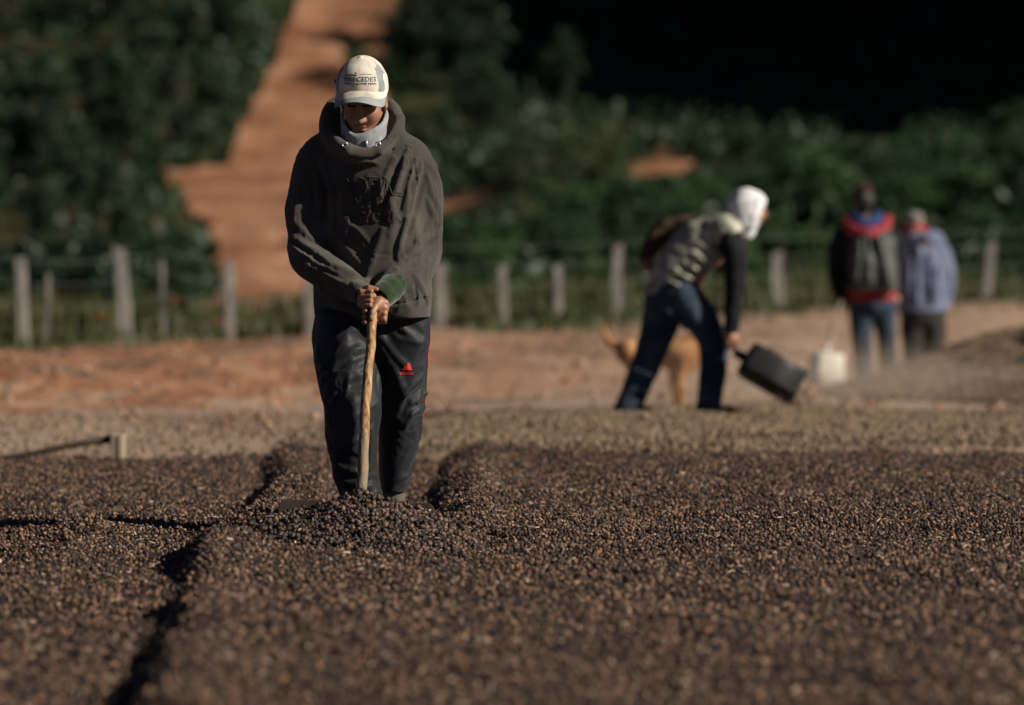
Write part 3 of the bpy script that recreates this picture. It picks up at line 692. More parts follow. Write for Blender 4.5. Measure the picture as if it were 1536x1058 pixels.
Sf.curve([W(a + (3 if a < 545 else -3), b, c) + np.array([(a - 545) * .0003, -.020, -.030]) for a, b, c in ring[1:8]], .0035, k=.006, op='s')
# seams: shoulders, side, hem band, pocket
def S3(px, py, dy=0.):
    c = W(px, py, -.15)
    for _ in range(2):
        yf = Sf.front(c[0], c[2]); c = W(px, py, yf if yf is not None else -.05)
    return c + np.array([0, dy, 0])
def stroke(F, pts, r0, k, op, S=S3, dy=0.):
    p3 = [S(a, b, dy) for a, b in pts]
    # refine so the stroke hugs the surface
    fine = []
    for (a, b) in zip(pts[:-1], pts[1:]):
        for t in (0, .25, .5, .75): fine.append((a[0] + (b[0] - a[0]) * t, a[1] + (b[1] - a[1]) * t))
    fine.append(pts[-1]); p3 = [S(a, b, dy) for a, b in fine]; n = len(p3)
    w = [r0 * 1.1 * (.3 + .65 * math.sin(math.pi * (i + .6) / (n + .2))) for i in range(n)]
    F.chain(p3, w, k=k, op=op, m=.02)
folds_up = [  # ridges
    ([(612, 222), (600, 262), (588, 300), (583, 330)], .012), ([(622, 240), (612, 280), (606, 312)], .010), ([(632, 250), (620, 285)], .009),
    ([(592, 238), (574, 275), (566, 305)], .009), ([(610, 330), (600, 360), (596, 385)], .011),
    ([(470, 250), (480, 290), (478, 330)], .010), ([(486, 240), (497, 285), (500, 320)], .008), ([(520, 330), (540, 352), (556, 375)], .010), ([(500, 345), (520, 372), (540, 395)], .010),
    ([(645, 352), (622, 374), (600, 392)], .011), ([(652, 366), (625, 386), (596, 404)], .010), ([(650, 384), (622, 402), (590, 416)], .010), ([(640, 398), (615, 414), (588, 424)], .008), ([(656, 335), (640, 352), (626, 362)], .010),
    ([(436, 352), (462, 372), (496, 396)], .011), ([(440, 372), (470, 392), (508, 412)], .010), ([(452, 392), (482, 408), (520, 426)], .009), ([(476, 402), (500, 398), (530, 412)], .010), ([(434, 320), (452, 345), (470, 360)], .009),
    ([(560, 385), (552, 415), (550, 432)], .008), ([(642, 300), (650, 325), (640, 345)], .009), ([(655, 300), (660, 330), (655, 350)], .008),
    ([(455, 262), (446, 300), (444, 330)], .008), ([(620, 410), (634, 432), (642, 455)], .009), ([(480, 425), (476, 440), (480, 455)], .008), ([(586, 300), (592, 330), (584, 352)], .009), ([(640, 262), (648, 290), (650, 300)], .008),
    ([(512, 300), (516, 340), (528, 365)], .008), ([(575, 345), (566, 372), (560, 392)], .009)]
for pts, r0 in folds_up: stroke(Sf, pts, r0, .017, 'u', dy=.003)
grooves = [([(607, 222), (592, 262), (578, 300), (574, 330)], .010), ([(618, 240), (606, 280), (598, 316)], .009), ([(628, 244), (618, 280)], .007), ([(640, 250), (630, 290), (622, 320), (612, 350)], .011), ([(476, 246), (488, 290), (486, 340)], .010), ([(466, 256), (468, 300), (470, 350)], .010),
    ([(648, 359), (623, 380), (598, 398)], .008), ([(651, 375), (623, 394), (593, 410)], .008), ([(644, 391), (618, 408), (588, 420)], .007), ([(438, 362), (466, 382), (502, 404)], .008), ([(446, 382), (476, 400), (514, 419)], .008), ([(604, 330), (594, 362), (590, 388)], .009), ([(530, 345), (548, 366), (558, 386)], .008)]
for pts, r0 in grooves: stroke(Sf, pts, r0, .012, 's', dy=-.003)
# armhole seam, pocket edge and hem seam
for pts in ([(480, 214), (474, 245), (473, 285)], [(613, 216), (622, 248), (626, 285)], [(622, 424), (626, 450)], [(530, 383), (556, 380), (586, 382)]): stroke(Sf, pts, .0035, .005, 's')
stroke(Sf, [(471, 440), (500, 450), (545, 457), (600, 456), (647, 446)], .006, .006, 's')
Sf.noise(.0035, (16, 16, 11), 2.)
Sf.creases(.007, (26, 26, 13), 2.); Sf.creases(.0035, (55, 55, 34), 6., .5, .8)
zb = W(0, 480)[2]
Sf.put(lambda X, Y, Z: zb + .03 * np.abs(X + .01) - Z, (-1, -1, 0), (1, 1, 3), k=.01, op='i')
# keep the sleeve mouths open for the wrists
Sf.cone(W(536, 436, -.21), W(548, 445, -.28), .033, .034, k=.006, op='s')
Sf.cone(W(583, 433, -.20), W(570, 447, -.28), .034, .035, k=.006, op='s')
hoodie = Sf.make('hoodie', M['hood'], man)
# raised block lettering across the chest
for txt, py, w_, hgt in (('LOOFAL', 281, .285, .070), ('OUE', 305.5, .150, .046), ('NEW YORK', 326.5, .280, .042)):
    o = print_on(Sf, txt, .06, 544, py, M['hood'], 'raised_lettering', hoodie, .0, .0012, width=w_, height=hgt, outline=.0019)
# eyelets
for a, b in ((517, 217), (567, 217)):
    c = S3(a, b, -.003); an = np.linspace(0, 2 * math.pi, 17)[:-1]
    v = []; 
    for w in an:
        for t in range(6): v.append((c[0] + (.0085 + .003 * math.cos(t * 1.047)) * math.cos(w), c[1] - .003 * math.sin(t * 1.047), c[2] + (.0085 + .003 * math.cos(t * 1.047)) * math.sin(w)))
    f_ = [(i * 6 + t, i * 6 + (t + 1) % 6, ((i + 1) % 16) * 6 + (t + 1) % 6, ((i + 1) % 16) * 6 + t) for i in range(16) for t in range(6)]
    link('eyelet', mesh('eyelet', v, f_, M['steel']), hoodie)
# cuffs
Kf = Field(lin(-.10, .12, .0036), lin(-.34, -.12, .0036), lin(W(0, 468, -.2)[2], W(0, 412, -.2)[2], .0036))
ca, cb = W(592, 426, -.185), W(573, 444, -.262)
Kf.cone(ca, cb, .050, .041, k=0); 
for t in (.45, .75, .98): 
    c = ca + (cb - ca) * t; Kf.cone(c - (cb - ca) * .03, c + (cb - ca) * .03, .0475 - .006 * t + .004, k=.008)
Kf.cone(ca + (cb - ca) * .3, cb + (cb - ca) * .5, .033, .034, k=.004, op='s'); Kf.noise(.0018, 50, 4.)
Kf.make('cuff', M['green'], hoodie)
Kf = Field(lin(-.14, .06, .004), lin(-.34, -.12, .004), lin(W(0, 466, -.2)[2], W(0, 412, -.2)[2], .004))
ca, cb = W(526, 430, -.185), W(543, 441, -.255)
Kf.cone(ca, cb, .046, .039, k=0); Kf.cone(ca + (cb - ca) * .3, cb + (cb - ca) * .6, .031, .032, k=.004, op='s'); Kf.noise(.002, 50, 4.)
Kf.make('cuff', M['hoodrib'], hoodie)

# --- track trousers
Tf = Field(lin(-.26, .25, .005), lin(-.30, .27, .005), lin(-.0, W(0, 440)[2], .005))
Tf.loft([row(440, 482, 636, .0, .12), row(475, 474, 642, .0, .13), row(510, 472, 643, .0, .12), row(540, 480, 632, .0, .09)], k=0)
def rowy(py, x0, x1, yc, d): a = W(x0, py, yc); b = W(x1, py, yc); return (a[2], (a[0] + b[0]) / 2, yc, (b[0] - a[0]) / 2, d)
Tf.loft([rowy(470, 475, 560, -.01, .12), rowy(500, 472, 562, -.02, .125), rowy(540, 471, 566, -.05, .115), rowy(575, 478, 570, -.08, .108), rowy(600, 484, 573, -.095, .10), rowy(622, 487, 573, -.10, .095), rowy(655, 490, 567, -.09, .09), rowy(690, 496, 566, -.07, .085), rowy(720, 502, 568, -.055, .085), rowy(745, 511, 571, -.05, .08), rowy(785, 515, 571, -.05, .08)], k=.03)
Tf.loft([rowy(470, 562, 645, .0, .12), rowy(510, 561, 643, .01, .12), rowy(560, 563, 640, .03, .11), rowy(600, 564, 637, .045, .10), rowy(640, 566, 634, .06, .095), rowy(680, 567, 627, .08, .088), rowy(710, 569, 619, .09, .08), rowy(738, 574, 607, .10, .07)], k=.03)
def T3(px, py, dy=0.):
    c = W(px, py, -.12)
    for _ in range(2):
        yf = Tf.front(c[0], c[2]); c = W(px, py, yf if yf is not None else 0.)
    return c + np.array([0, dy, 0])
for pts, r0 in [([(520, 512), (500, 535), (482, 556)], .012), ([(540, 520), (512, 545), (490, 566)], .010), ([(550, 540), (522, 556), (494, 574)], .010), ([(552, 560), (520, 570), (492, 582)], .009), ([(545, 585), (515, 592), (488, 596)], .010), ([(500, 605), (492, 625), (500, 645)], .010), ([(530, 600), (534, 640), (528, 680)], .014), ([(552, 620), (556, 660), (552, 700)], .010),
        ([(498, 690), (518, 704), (545, 712)], .010), ([(505, 715), (530, 728), (560, 730)], .010), ([(512, 735), (540, 742), (566, 740)], .008), ([(560, 640), (540, 660), (520, 668)], .009),
        ([(568, 500), (590, 530), (612, 552)], .009), ([(572, 522), (592, 556), (606, 590)], .010), ([(600, 490), (625, 510), (640, 520)], .009), ([(636, 560), (612, 585), (600, 612)], .010), ([(640, 590), (618, 606), (604, 636)], .011), ([(635, 612), (615, 622), (600, 650)], .011), ([(615, 712), (596, 720), (578, 728)], .009)]:
    stroke(Tf, pts, r0, .019, 'u', S=T3, dy=.004)
for pts, r0 in [([(512, 522), (494, 545), (478, 562)], .009), ([(530, 532), (504, 556), (484, 572)], .008), ([(638, 576), (614, 596), (602, 625)], .009), ([(638, 602), (616, 614), (600, 645)], .009), ([(500, 703), (525, 717), (555, 722)], .009), ([(566, 510), (566, 545), (568, 590)], .010), ([(498, 668), (520, 680), (540, 690)], .009)]:
    stroke(Tf, pts, r0, .012, 's', S=T3, dy=-.003)
Tf.noise(.005, (14, 14, 9), 6.); Tf.creases(.007, (20, 20, 13), 3., .4, .7); Tf.creases(.004, (44, 44, 30), 8., .5, .8)
trousers = Tf.make('trousers', [M['track'], M['track2']], man)
# face centres; the lit-leg colour is not assigned to any face
cc = np.empty(len(trousers.data.polygons) * 3); trousers.data.polygons.foreach_get('center', cc); cc = cc.reshape(-1, 3)
# side piping: thin red strip down the outer seam
for z0, z1 in ((W(0, 484)[2], W(0, 470 + 75)[2]), (W(0, 592)[2], W(0, 632)[2])):
    n = 26; V = []
    for i in range(n):
        z = z0 + (z1 - z0) * i / (n - 1)
        for dy in (-.022, -.012):
            x = Tf.front(.02 + dy + (.03 if z < .6 else 0), z, axis=0, rev=True); V.append(((x or .2) + .0018, .02 + dy + (.03 if z < .6 else 0), z))
    link('side_piping', mesh('side_piping', V, grid_faces(n, 2)[:, ::-1], M['red']), trousers)
# three-bar emblem and word on the thigh
for (bx0, bw, bh0, bh1) in ((602.5, 3.6, 0, 4), (606.6, 4.0, 1, 8), (611.4, 4.4, 2.4, 12)):
    V = [T3(bx0 + bw * .0, 556 - .5, -.0034), T3(bx0 + bw * 1.6, 556 - .5, -.0034), T3(bx0 + bw * 1.0 - bh1 * .12, 556 - bh1, -.0034), T3(bx0 - bh1 * .12 + .6, 556 - bh1 + 1.8, -.0034)]
    link('emblem_bar', mesh('emblem_bar', V, [(0, 1, 2, 3)], M['red']), trousers)
print_on(Tf, 'adidas', .016, 610, 559.5, M['red'], 'lettering', trousers, .0004, .0018, width=.050, height=.0135, y0=-.05)

# --- boots
for (ax_, ay, yy) in ((590.5, 740, .10), (543, 748, -.04)):
    Bf = Field(lin(-.16, .16, .006), lin(-.36, .22, .006), lin(-.03, .16, .006))
    c = W(ax_, ay, yy); g0 = -.035
    Bf.chain([(c[0], yy, .16), (c[0], yy + .01, .03)], [.040, .043], k=.02); Bf.chain([(c[0], yy + .02, .01), (c[0] - .005, yy - .16, -.002)], [.040, .036], k=.03)
    Bf.put(lambda X, Y, Z: g0 + .004 - Z, (-1, -1, -1), (1, 1, 1), op='i')
    Bf.noise(.002, 40, 2.)
    bt = Bf.make('boot', M['boot'], man)
    sv, sf = boxv((c[0] - .003, yy - .07, g0 + .006), (.088, .27, .018)); bevel(link('sole', mesh('sole', sv, sf, M['hair']), bt), .008)

# ------------------------------------------------------------------ push board with its pole
M['wood'] = mat('peeled_pole', [(.16,.075,.03), (.33,.19,.09), (.46,.31,.18)], 22, .7, (40, .5, .006), .3, stretch=(3, 3, .5))
M['woodgrey'] = mat('worn_pole', [(.18,.14,.10), (.30,.24,.18)], 10, .8, (50, .5, .005), .3, stretch=(3, 3, .4))
M['board'] = mat('dark_board', [(.018,.013,.010), (.045,.03,.022)], 8, .75, (30, .5, .004), .3)
pb = empty('push_board', (MX0, MY0, 0), 'long pale wooden pole with a wide dark board ploughing into the berry heap', 'rake')
n = 26; pp = [POLE_T + (POLE_B - POLE_T) * i / (n - 1) + np.array([.0028 * math.sin(i * .37) + .0012 * math.sin(i * 1.3), .003 * math.sin(i * .4 + 1), 0]) for i in range(n)]
rd = [.0155 + .0042 * i / (n - 1) + .0007 * math.sin(i * 2.3) for i in range(n)]
nt = M['wood'].node_tree; N_ = nt.nodes; bs = N_['Principled BSDF']; cin = bs.inputs['Base Color'].links[0].from_socket
tcn = N_.new('ShaderNodeTexCoord'); sx_ = N_.new('ShaderNodeSeparateXYZ'); nt.links.new(tcn.outputs['Object'], sx_.inputs[0])
nz_ = N_.new('ShaderNodeTexNoise'); nz_.inputs['Scale'].default_value = 14; nt.links.new(tcn.outputs['Object'], nz_.inputs['Vector'])
ad_ = N_.new('ShaderNodeMath'); ad_.operation = 'MULTIPLY_ADD'; ad_.inputs[1].default_value = .5; nt.links.new(nz_.outputs['Fac'], ad_.inputs[0]); nt.links.new(sx_.outputs['Z'], ad_.inputs[2])
mr_ = N_.new('ShaderNodeMapRange'); mr_.inputs[1].default_value = .68; mr_.inputs[2].default_value = .50; nt.links.new(ad_.outputs[0], mr_.inputs[0])
mx_n = N_.new('ShaderNodeMix'); mx_n.data_type = 'RGBA'; nt.links.new(mr_.outputs[0], mx_n.inputs[0]); nt.links.new(cin, mx_n.inputs[6]); mx_n.inputs[7].default_value = (.20, .15, .105, 1); nt.links.new(mx_n.outputs[2], bs.inputs['Base Color'])
v, f_ = tube(pp[:24], rd[:24], 14); link('pole', mesh('pole', v, f_, M['wood']), pb)
v, f_ = tube(pp[23:], [r * .9 for r in rd[23:]], 14); link('pole_tip', mesh('pole_tip', v, f_, mat('pale_wood', [(.36,.28,.19), (.46,.37,.26)], 12, .7)), pb)
# board: rounded upper corners
bl, br = W(417, 760, -.60)[0], W(652, 764, -.60)[0]; bh = .16; rc = .03; out = [(bl, 0.), (br, 0.)]; LIFT = .02
for a in range(0, 91, 15): out.append((br - rc + rc * math.cos(R(a)), bh - .012 - rc + rc * math.sin(R(a))))
for a in range(90, 181, 15): out.append((bl + rc + rc * math.cos(R(a)), bh - rc + rc * math.sin(R(a))))
th = .012; n = len(out); z0 = W(0, 772, -.60)[2] - bh + .03 + .022; V = [(x, -.600 + .22 * (z - bh), z0 + z) for x, z in out] + [(x, -.600 + th + .22 * (z - bh), z0 + z) for x, z in out]
F_ = [tuple(range(n)), tuple(range(2 * n - 1, n - 1, -1))] + [(i, i + n, (i + 1) % n + n, (i + 1) % n) for i in range(n)]
bevel(link('board', mesh('board', V, F_, M['board'], False), pb), .003)
# ------------------------------------------------------------------ the other people, out of focus
M['denim'] = mat('denim', [(.014,.024,.040), (.03,.048,.072), (.075,.105,.14)], 5, .85, (60, .3, .005), .2, pos=(.35, .75))
M['vest'] = mat('pale_vest', [(.13,.14,.115), (.27,.275,.225), (.44,.43,.35)], 9, .75, (22, .6, .015), .3)
M['black'] = mat('black_cloth', [(.008,.009,.011), (.016,.017,.02)], 8, .9, (40, .3, .006), .15)
M['brown'] = mat('brown_sleeve', [(.045,.03,.018), (.075,.05,.03)], 8, .9, (40, .3, .006), .15)
M['white'] = mat('white_cloth', [(.55,.56,.60), (.72,.72,.74)], 8, .9, (30, .5, .01), .15)
M['plblack'] = mat('black_plastic', [(.008,.008,.009), (.018,.018,.02)], 6, .5, (20, .2, .006), .4)
M['plwhite'] = mat('white_plastic', [(.50,.48,.43), (.68,.66,.60)], 5, .5, (14, .2, .006), .4)
M['greyjac'] = mat('green_grey_backpack', [(.03,.036,.034), (.07,.08,.075)], 7, .6, (24, .5, .01), .3)
M['redcl'] = mat('red_cloth', [(.22,.022,.03), (.30,.035,.045)], 8, .85)
M['bluecl'] = mat('blue_cloth', [(.02,.035,.12), (.03,.05,.17)], 8, .85)
M['bluejac'] = mat('blue_grey_jacket', [(.10,.12,.19), (.16,.185,.27)], 6, .85, (20, .5, .012), .2)
M['darktr'] = mat('dark_trousers', [(.018,.017,.016), (.035,.032,.03)], 6, .9)
M['greycap'] = mat('grey_cap', [(.12,.125,.12), (.20,.20,.19)], 8, .9)
M['fur'] = mat('tan_fur', [(.20,.085,.03), (.34,.16,.065), (.42,.24,.12)], 7, .9, (60, .6, .012), .15, stretch=(1, 1, 2))

def framer(Y0, px0):
    X0 = (px0 - CX) * Y0 / FPX
    def w(px, py, y=0.):
        s = FPX / (Y0 + y); return np.array([(px - CX) / s - X0, y, CAMH - (py - HOR) / s])
    return w, X0
def fld(lo, hi, h): return Field(*(lin(a, b, h) for a, b in zip(lo, hi)))
def hand(Fd, wrist, grip, r=.012):
    """a closed hand: palm and four bent fingers plus thumb round a grip point"""
    wrist = np.asarray(wrist); grip = np.asarray(grip); d = grip - wrist; d = d / np.linalg.norm(d)
    side = np.cross(d, [0, 1, 0]); side /= np.linalg.norm(side); nrm = np.cross(side, d)
    Fd.chain([wrist, grip], [.028, .034], k=.02)
    for i in range(4):
        b = grip + side * (-.027 + .018 * i) ; Fd.chain([b + nrm * .02, b + d * .035 + nrm * .025, b + d * .045 - nrm * .012, b + d * .01 - nrm * .03], [r, r, r * .9, r * .8], k=.006)
    Fd.chain([wrist + side * .02, grip + side * .045, grip + side * .035 - nrm * .03], [.014, .012, .010], k=.01)

# --- bending worker with white head cloth, seen from his right side
w2, X2 = framer(35.1, 1010); Y2 = 35.1
p2 = empty('person', (X2, Y2, .025), 'stooping worker with white head cloth, pale vest and jeans shovelling berries', 'person')
H2 = w2(1121, 318, -.03)
F2 = fld((-.42, -.45, 0), (.65, .40, 1.36), .011)
F2.ell(H2 + np.array([.01, 0, .0]), (.10, .075, .10)); F2.ell(H2 + np.array([.045, 0, -.05]), (.055, .055, .07), k=.03)
F2.ell(H2 + np.array([.105, -.01, -.045]), (.02, .014, .022), k=.01)
F2.chain([H2 + np.array([-.03, 0, -.06]), w2(1085, 352)], [.055, .06], k=.02)
F2.chain([w2(1080, 358), w2(1040, 400), w2(1012, 440)], [.13, .12, .13], k=.04)
F2.chain([w2(1092, 362, -.15), w2(1102, 430, -.20), w2(1096, 505, -.22)], [.05, .042, .03], k=.03); hand(F2, w2(1096, 505, -.22), w2(1097, 517, -.23))
F2.chain([w2(1078, 345, .16), w2(995, 352, .24), w2(970, 395, .16)], [.05, .042, .03], k=.03); hand(F2, w2(972, 392, .16), w2(970, 401, .15))
F2.chain([w2(1020, 450, -.08), w2(1070, 515, -.10), w2(1064, 615, -.08)], [.08, .055, .04], k=.03); F2.chain([w2(1000, 450, .08), w2(968, 550, .06), w2(940, 622, .0)], [.08, .055, .04], k=.03)
F2.make('body', M['skin'], p2)
J = fld((-.42, -.28, .02), (.36, .28, .98), .0095)
J.chain([w2(1012, 432), w2(1004, 455)], [.135, .15], k=0)
J.chain([w2(1022, 448, -.07), w2(1050, 482, -.09), w2(1070, 518, -.10)], [.125, .11, .090], k=.05); J.chain([w2(1070, 518, -.10), w2(1072, 560, -.09), w2(1063, 612, -.08)], [.090, .083, .078], k=.03)
J.chain([w2(1003, 452, .06), w2(985, 510, .07), w2(967, 556, .06)], [.13, .112, .088], k=.05); J.chain([w2(967, 556, .06), w2(955, 590, .03), w2(939, 622, .0)], [.088, .08, .075], k=.03)
for (a, b) in (((1060, 500), (1080, 530)), ((1058, 520), (1082, 522)), ((1058, 545), (1080, 540)), ((1055, 590), (1075, 585)), ((950, 560), (978, 570)), ((945, 585), (970, 595)), ((1000, 470), (1030, 500))):
    J.chain([w2(*a, -.16), w2(*b, -.16)], .010, k=.03)
J.noise(.010, (9, 9, 6), 4.); J.noise(.004, 24, 2.)
J.make('jeans', M['denim'], p2)
Vf = fld((-.24, -.30, .70), (.50, .32, 1.36), .0095)
Vf.chain([w2(1003, 441), w2(1022, 405), w2(1050, 375), w2(1085, 352)], [.145, .150, .165, .135], k=0)
Vf.cone(w2(1088, 352, -.12), w2(1085, 350, .12), .10, k=.06)
for i in range(7):
    a, b = w2(1000 + 13 * i, 425 - 13 * i, -.165), w2(1035 + 11 * i, 440 - 13.5 * i, -.15); Vf.chain([a, (a + b) / 2 + np.array([0, -.02, -.01]), b], [.008, .016, .008], k=.03)
Vf.noise(.010, 14, 7.); Vf.noise(.004, 34, 2.)
Vf.make('vest', M['vest'], p2)
A = fld((.25, -.34, .40), (.52, .0, 1.34), .009)
A.curve([w2(1090, 352, -.13), w2(1101, 385, -.17), w2(1103, 430, -.20), w2(1097, 500, -.22)], [.085, .080, .066, .046], k=0); A.noise(.006, 16, 1.); A.make('sleeve', M['black'], p2)
A = fld((-.30, .0, .85), (.40, .36, 1.34), .009)
A.curve([w2(1080, 345, .14), w2(1040, 348, .19), w2(1000, 352, .23), w2(980, 372, .21), w2(970, 392, .17)], [.085, .085, .078, .062, .048], k=0); A.noise(.006, 16, 5.); A.make('sleeve', M['brown'], p2)
C2 = fld((.26, -.22, 1.05), (.62, .18, 1.45), .008)
C2.ell(H2, (.128, .105, .122)); C2.chain([H2 + np.array([-.01, 0, -.04]), H2 + np.array([-.02, 0, -.13])], [.098, .075], k=.03)
C2.ell(H2 + np.array([.135, -.0, -.055]), (.075, .075, .085), k=.02, op='s')
for i in range(5): C2.chain([H2 + np.array([-.06 + .03 * i, -.10, .05]), H2 + np.array([-.03 + .015 * i, -.09, -.12])], .010, k=.02)
C2.noise(.004, 22, 3.); C2.make('head_cloth', M['white'], p2)
for c, yy in (((938, 627), .0), ((1066, 620), -.08)):
    S_ = fld((-.42, -.2, -.02), (.42, .12, .16), .009); q = w2(*c, yy); q[2] = .045
    S_.chain([q, q + np.array([.0, 0, .06])], [.05, .052], k=.0); S_.chain([q + np.array([-.04, 0, -.004]), q + np.array([.14, 0, -.012])], [.046, .038], k=.03)
    S_.make('shoe', M['black'], p2)

def scoop(name, label, mouth, neck, width, height, m, handle_from, hm, roll=0., fill=None):
    """plastic can cut open at one end, on a wooden handle"""
    mouth, neck = np.array(mouth), np.array(neck); o = empty(name, tuple(mouth), label, 'shovel')
    d = mouth - neck; Ln = np.linalg.norm(d); d /= Ln
    sd_ = np.cross(d, [0, 0, 1]); sd_ /= np.linalg.norm(sd_); up = np.cross(sd_, d)
    c, s_ = math.cos(roll), math.sin(roll); sd_, up = sd_ * c + up * s_, up * c - sd_ * s_
    prof = []
    rc = .16 * min(width, height)
    for q, (sx, sz) in enumerate(((1, 1), (-1, 1), (-1, -1), (1, -1))):
        for a in range(0, 91, 18):
            t = R(a + 90 * q); prof.append((sx * (width / 2 - rc) + rc * math.cos(t), sz * (height / 2 - rc) + rc * math.sin(t)))
    n = len(prof); V = []; rows = [(0., .35), (.006, .80), (.02, .95), (.05, 1.), (.5 * Ln, 1.01), (Ln, 1.02)]
    rows += [(Ln - .001, .97), (.12, .95), (.06, .85)]
    for t, k in rows:
        for a, b in prof: V.append(neck + d * t + sd_ * a * k + up * b * k - mouth)
    F_ = [(i * n + j, i * n + (j + 1) % n, (i + 1) * n + (j + 1) % n, (i + 1) * n + j) for i in range(len(rows) - 1) for j in range(n)] + [tuple(range(n))[::-1], tuple(range((len(rows) - 1) * n, len(rows) * n))]
    link('can', mesh('can', V, F_, m), o)
    v, f_ = tube([np.array(handle_from) - mouth, (np.array(handle_from) - mouth) * .5 + (neck - mouth) * .5 + np.array([0, 0, .008]), neck + d * .05 - mouth], [.015, .017, .019], 10); link('handle', mesh('handle', v, f_, hm), o)
    v, f_ = tube([neck - d * .07 - mouth, neck + d * .0 - mouth], [.026, .030], 10); link('collar', mesh('collar', v, f_, m), o)
    return o
hx0 = lambda p, X, Y: (p[0] + X, p[1] + Y, p[2])
sc = scoop('can_shovel', 'shovel made of a black plastic can held low by the stooping worker', hx0(w2(1198, 583, -.25), X2, Y2), hx0(w2(1116, 536, -.24), X2, Y2), .28, .19, M['plblack'], hx0(w2(964, 396, .12), X2, Y2), M['wood'], roll=.25)
# berries sliding out of its mouth
q = w2(1192, 584, -.25); n = 900
pp_ = np.column_stack([rng.normal(0, .05, n), rng.normal(0, .06, n), rng.normal(0, .035, n)]); pp_[:, 0] += .02 - pp_[:, 2] * .3
pp_ = pp_[np.abs(pp_[:, 2]) < .09] + np.array(hx0(q, X2, Y2)) + np.array([-.01, 0, -.02]); n = len(pp_); r = .008 * (.8 + .5 * rng.random(n))
scatter('spilling_berries', pp_, rng.random((n, 3)) * 6, np.stack([r, r, r], 1), M['husk'], 'dry berries spilling from the mouth of the black can shovel', sub=1)

# --- dog standing behind him
wd_, Xd = framer(39.0, 990); Yd = 39.0
dog = empty('dog', (Xd, Yd, 0), 'tan short haired dog standing behind the stooping worker', 'dog')
Df = fld((-.45, -.24, -.01), (.50, .24, .68), .0075)
D3 = lambda px, py, y=0.: wd_(px, py, y)
Df.curve([D3(942, 528), D3(965, 531), D3(995, 530), D3(1022, 532), D3(1040, 528)], [.088, .080, .090, .118, .10], k=0)
Df.ell(D3(1022, 545), (.09, .085, .10), k=.05)
Df.curve([D3(1040, 522), D3(1056, 508), D3(1070, 500)], [.085, .07, .062], k=.04)
Df.ell(D3(1076, 499), (.075, .062, .062), k=.03); Df.cone(D3(1084, 503), D3(1099, 508), .040, .027, k=.02)
for y in (-.05, .05): Df.chain([D3(1068, 490, y), D3(1064, 497, y * 1.6), D3(1066, 506, y * 1.7)], [.02, .022, .010], k=.015)
for y, dx in ((-.065, 0), (.065, 9)):
    Df.chain([D3(944 + dx, 535, y), D3(952 + dx, 556, y), D3(940 + dx, 577, y), D3(941 + dx, 600, y), D3(947 + dx, 606, y)], [.070, .048, .028, .022, .022], k=.02)
    Df.chain([D3(1024 - dx, 540, y), D3(1019 - dx, 572, y), D3(1022 - dx, 600, y), D3(1027 - dx, 606, y)], [.055, .032, .023, .022], k=.02)
Df.curve([D3(936, 520), D3(920, 519), D3(910, 508), D3(904, 490)], [.034, .027, .021, .012], k=.02)
Df.noise(.004, 20, 3.); Df.make('body', M['fur'], dog)

# --- two people walking away
w3, X3 = framer(49.0, 1300); Y3 = 49.0
p3 = empty('person', (X3, Y3, 0), 'person in red hooded top, dark backpack and jeans walking away with a white shovel', 'person')
h3 = .014
F3 = fld((-.42, -.35, -.02), (.36, .30, 1.72), h3)
F3.ell(w3(1296, 302, .0), (.078, .09, .105)); F3.chain([w3(1296, 312), w3(1298, 338)], [.055, .06], k=.03); F3.chain([w3(1300, 350), w3(1304, 440)], [.13, .13], k=.05)
F3.chain([w3(1262, 350), w3(1254, 405), w3(1259, 450, -.06)], [.05, .04, .03], k=.03); F3.chain([w3(1338, 350), w3(1344, 405), w3(1340, 440, .10)], [.05, .04, .03], k=.03)
hand(F3, w3(1259, 448, -.06), w3(1261, 458, -.07)); hand(F3, w3(1340, 440, .1), w3(1341, 450, .1))
F3.chain([w3(1290, 450), w3(1292, 510), w3(1294, 566)], [.075, .055, .04], k=.03); F3.chain([w3(1322, 455), w3(1328, 505, .06), w3(1332, 552, .16)], [.07, .05, .035], k=.03); F3.make('body', M['skin'], p3)
Hh = fld((-.16, -.16, 1.36), (.14, .14, 1.74), .01); Hh.ell(w3(1296, 299), (.088, .10, .108)); Hh.chain([w3(1296, 305), w3(1297, 322)], [.075, .06], k=.03); Hh.noise(.006, 20, 1.); Hh.make('hair', M['hair'], p3)
q = w3(1296, 285); Hc = fld((-.14, -.14, q[2] - .05), (.12, .14, q[2] + .08), .01); Hc.ell(q, (.085, .095, .045)); Hc.make('cap', mat('dark_red_knit', [(.03,.008,.009), (.06,.014,.016)], 12, .9), p3)
Jk = fld((-.42, -.26, .62), (.36, .26, 1.42), h3 * .85)
Jk.loft([(w3(0, 448)[2], w3(1306, 0)[0], 0, .215, .15), (w3(0, 400)[2], w3(1302, 0)[0], 0, .225, .16), (w3(0, 355)[2], w3(1300, 0)[0], 0, .235, .14), (w3(0, 338)[2], w3(1300, 0)[0], 0, .17, .11)], k=.0)
Jk.curve([w3(1272, 346), w3(1258, 365), w3(1253, 405), w3(1258, 444, -.05)], [.08, .085, .075, .055], k=.04); Jk.curve([w3(1330, 346), w3(1342, 365), w3(1346, 405), w3(1341, 436, .08)], [.08, .085, .07, .055], k=.04)
Jk.noise(.008, 10, 1.); Jk.make('jacket', M['black'], p3)
Bp = fld((-.28, -.36, .66), (.32, .05, 1.32), h3 * .8)
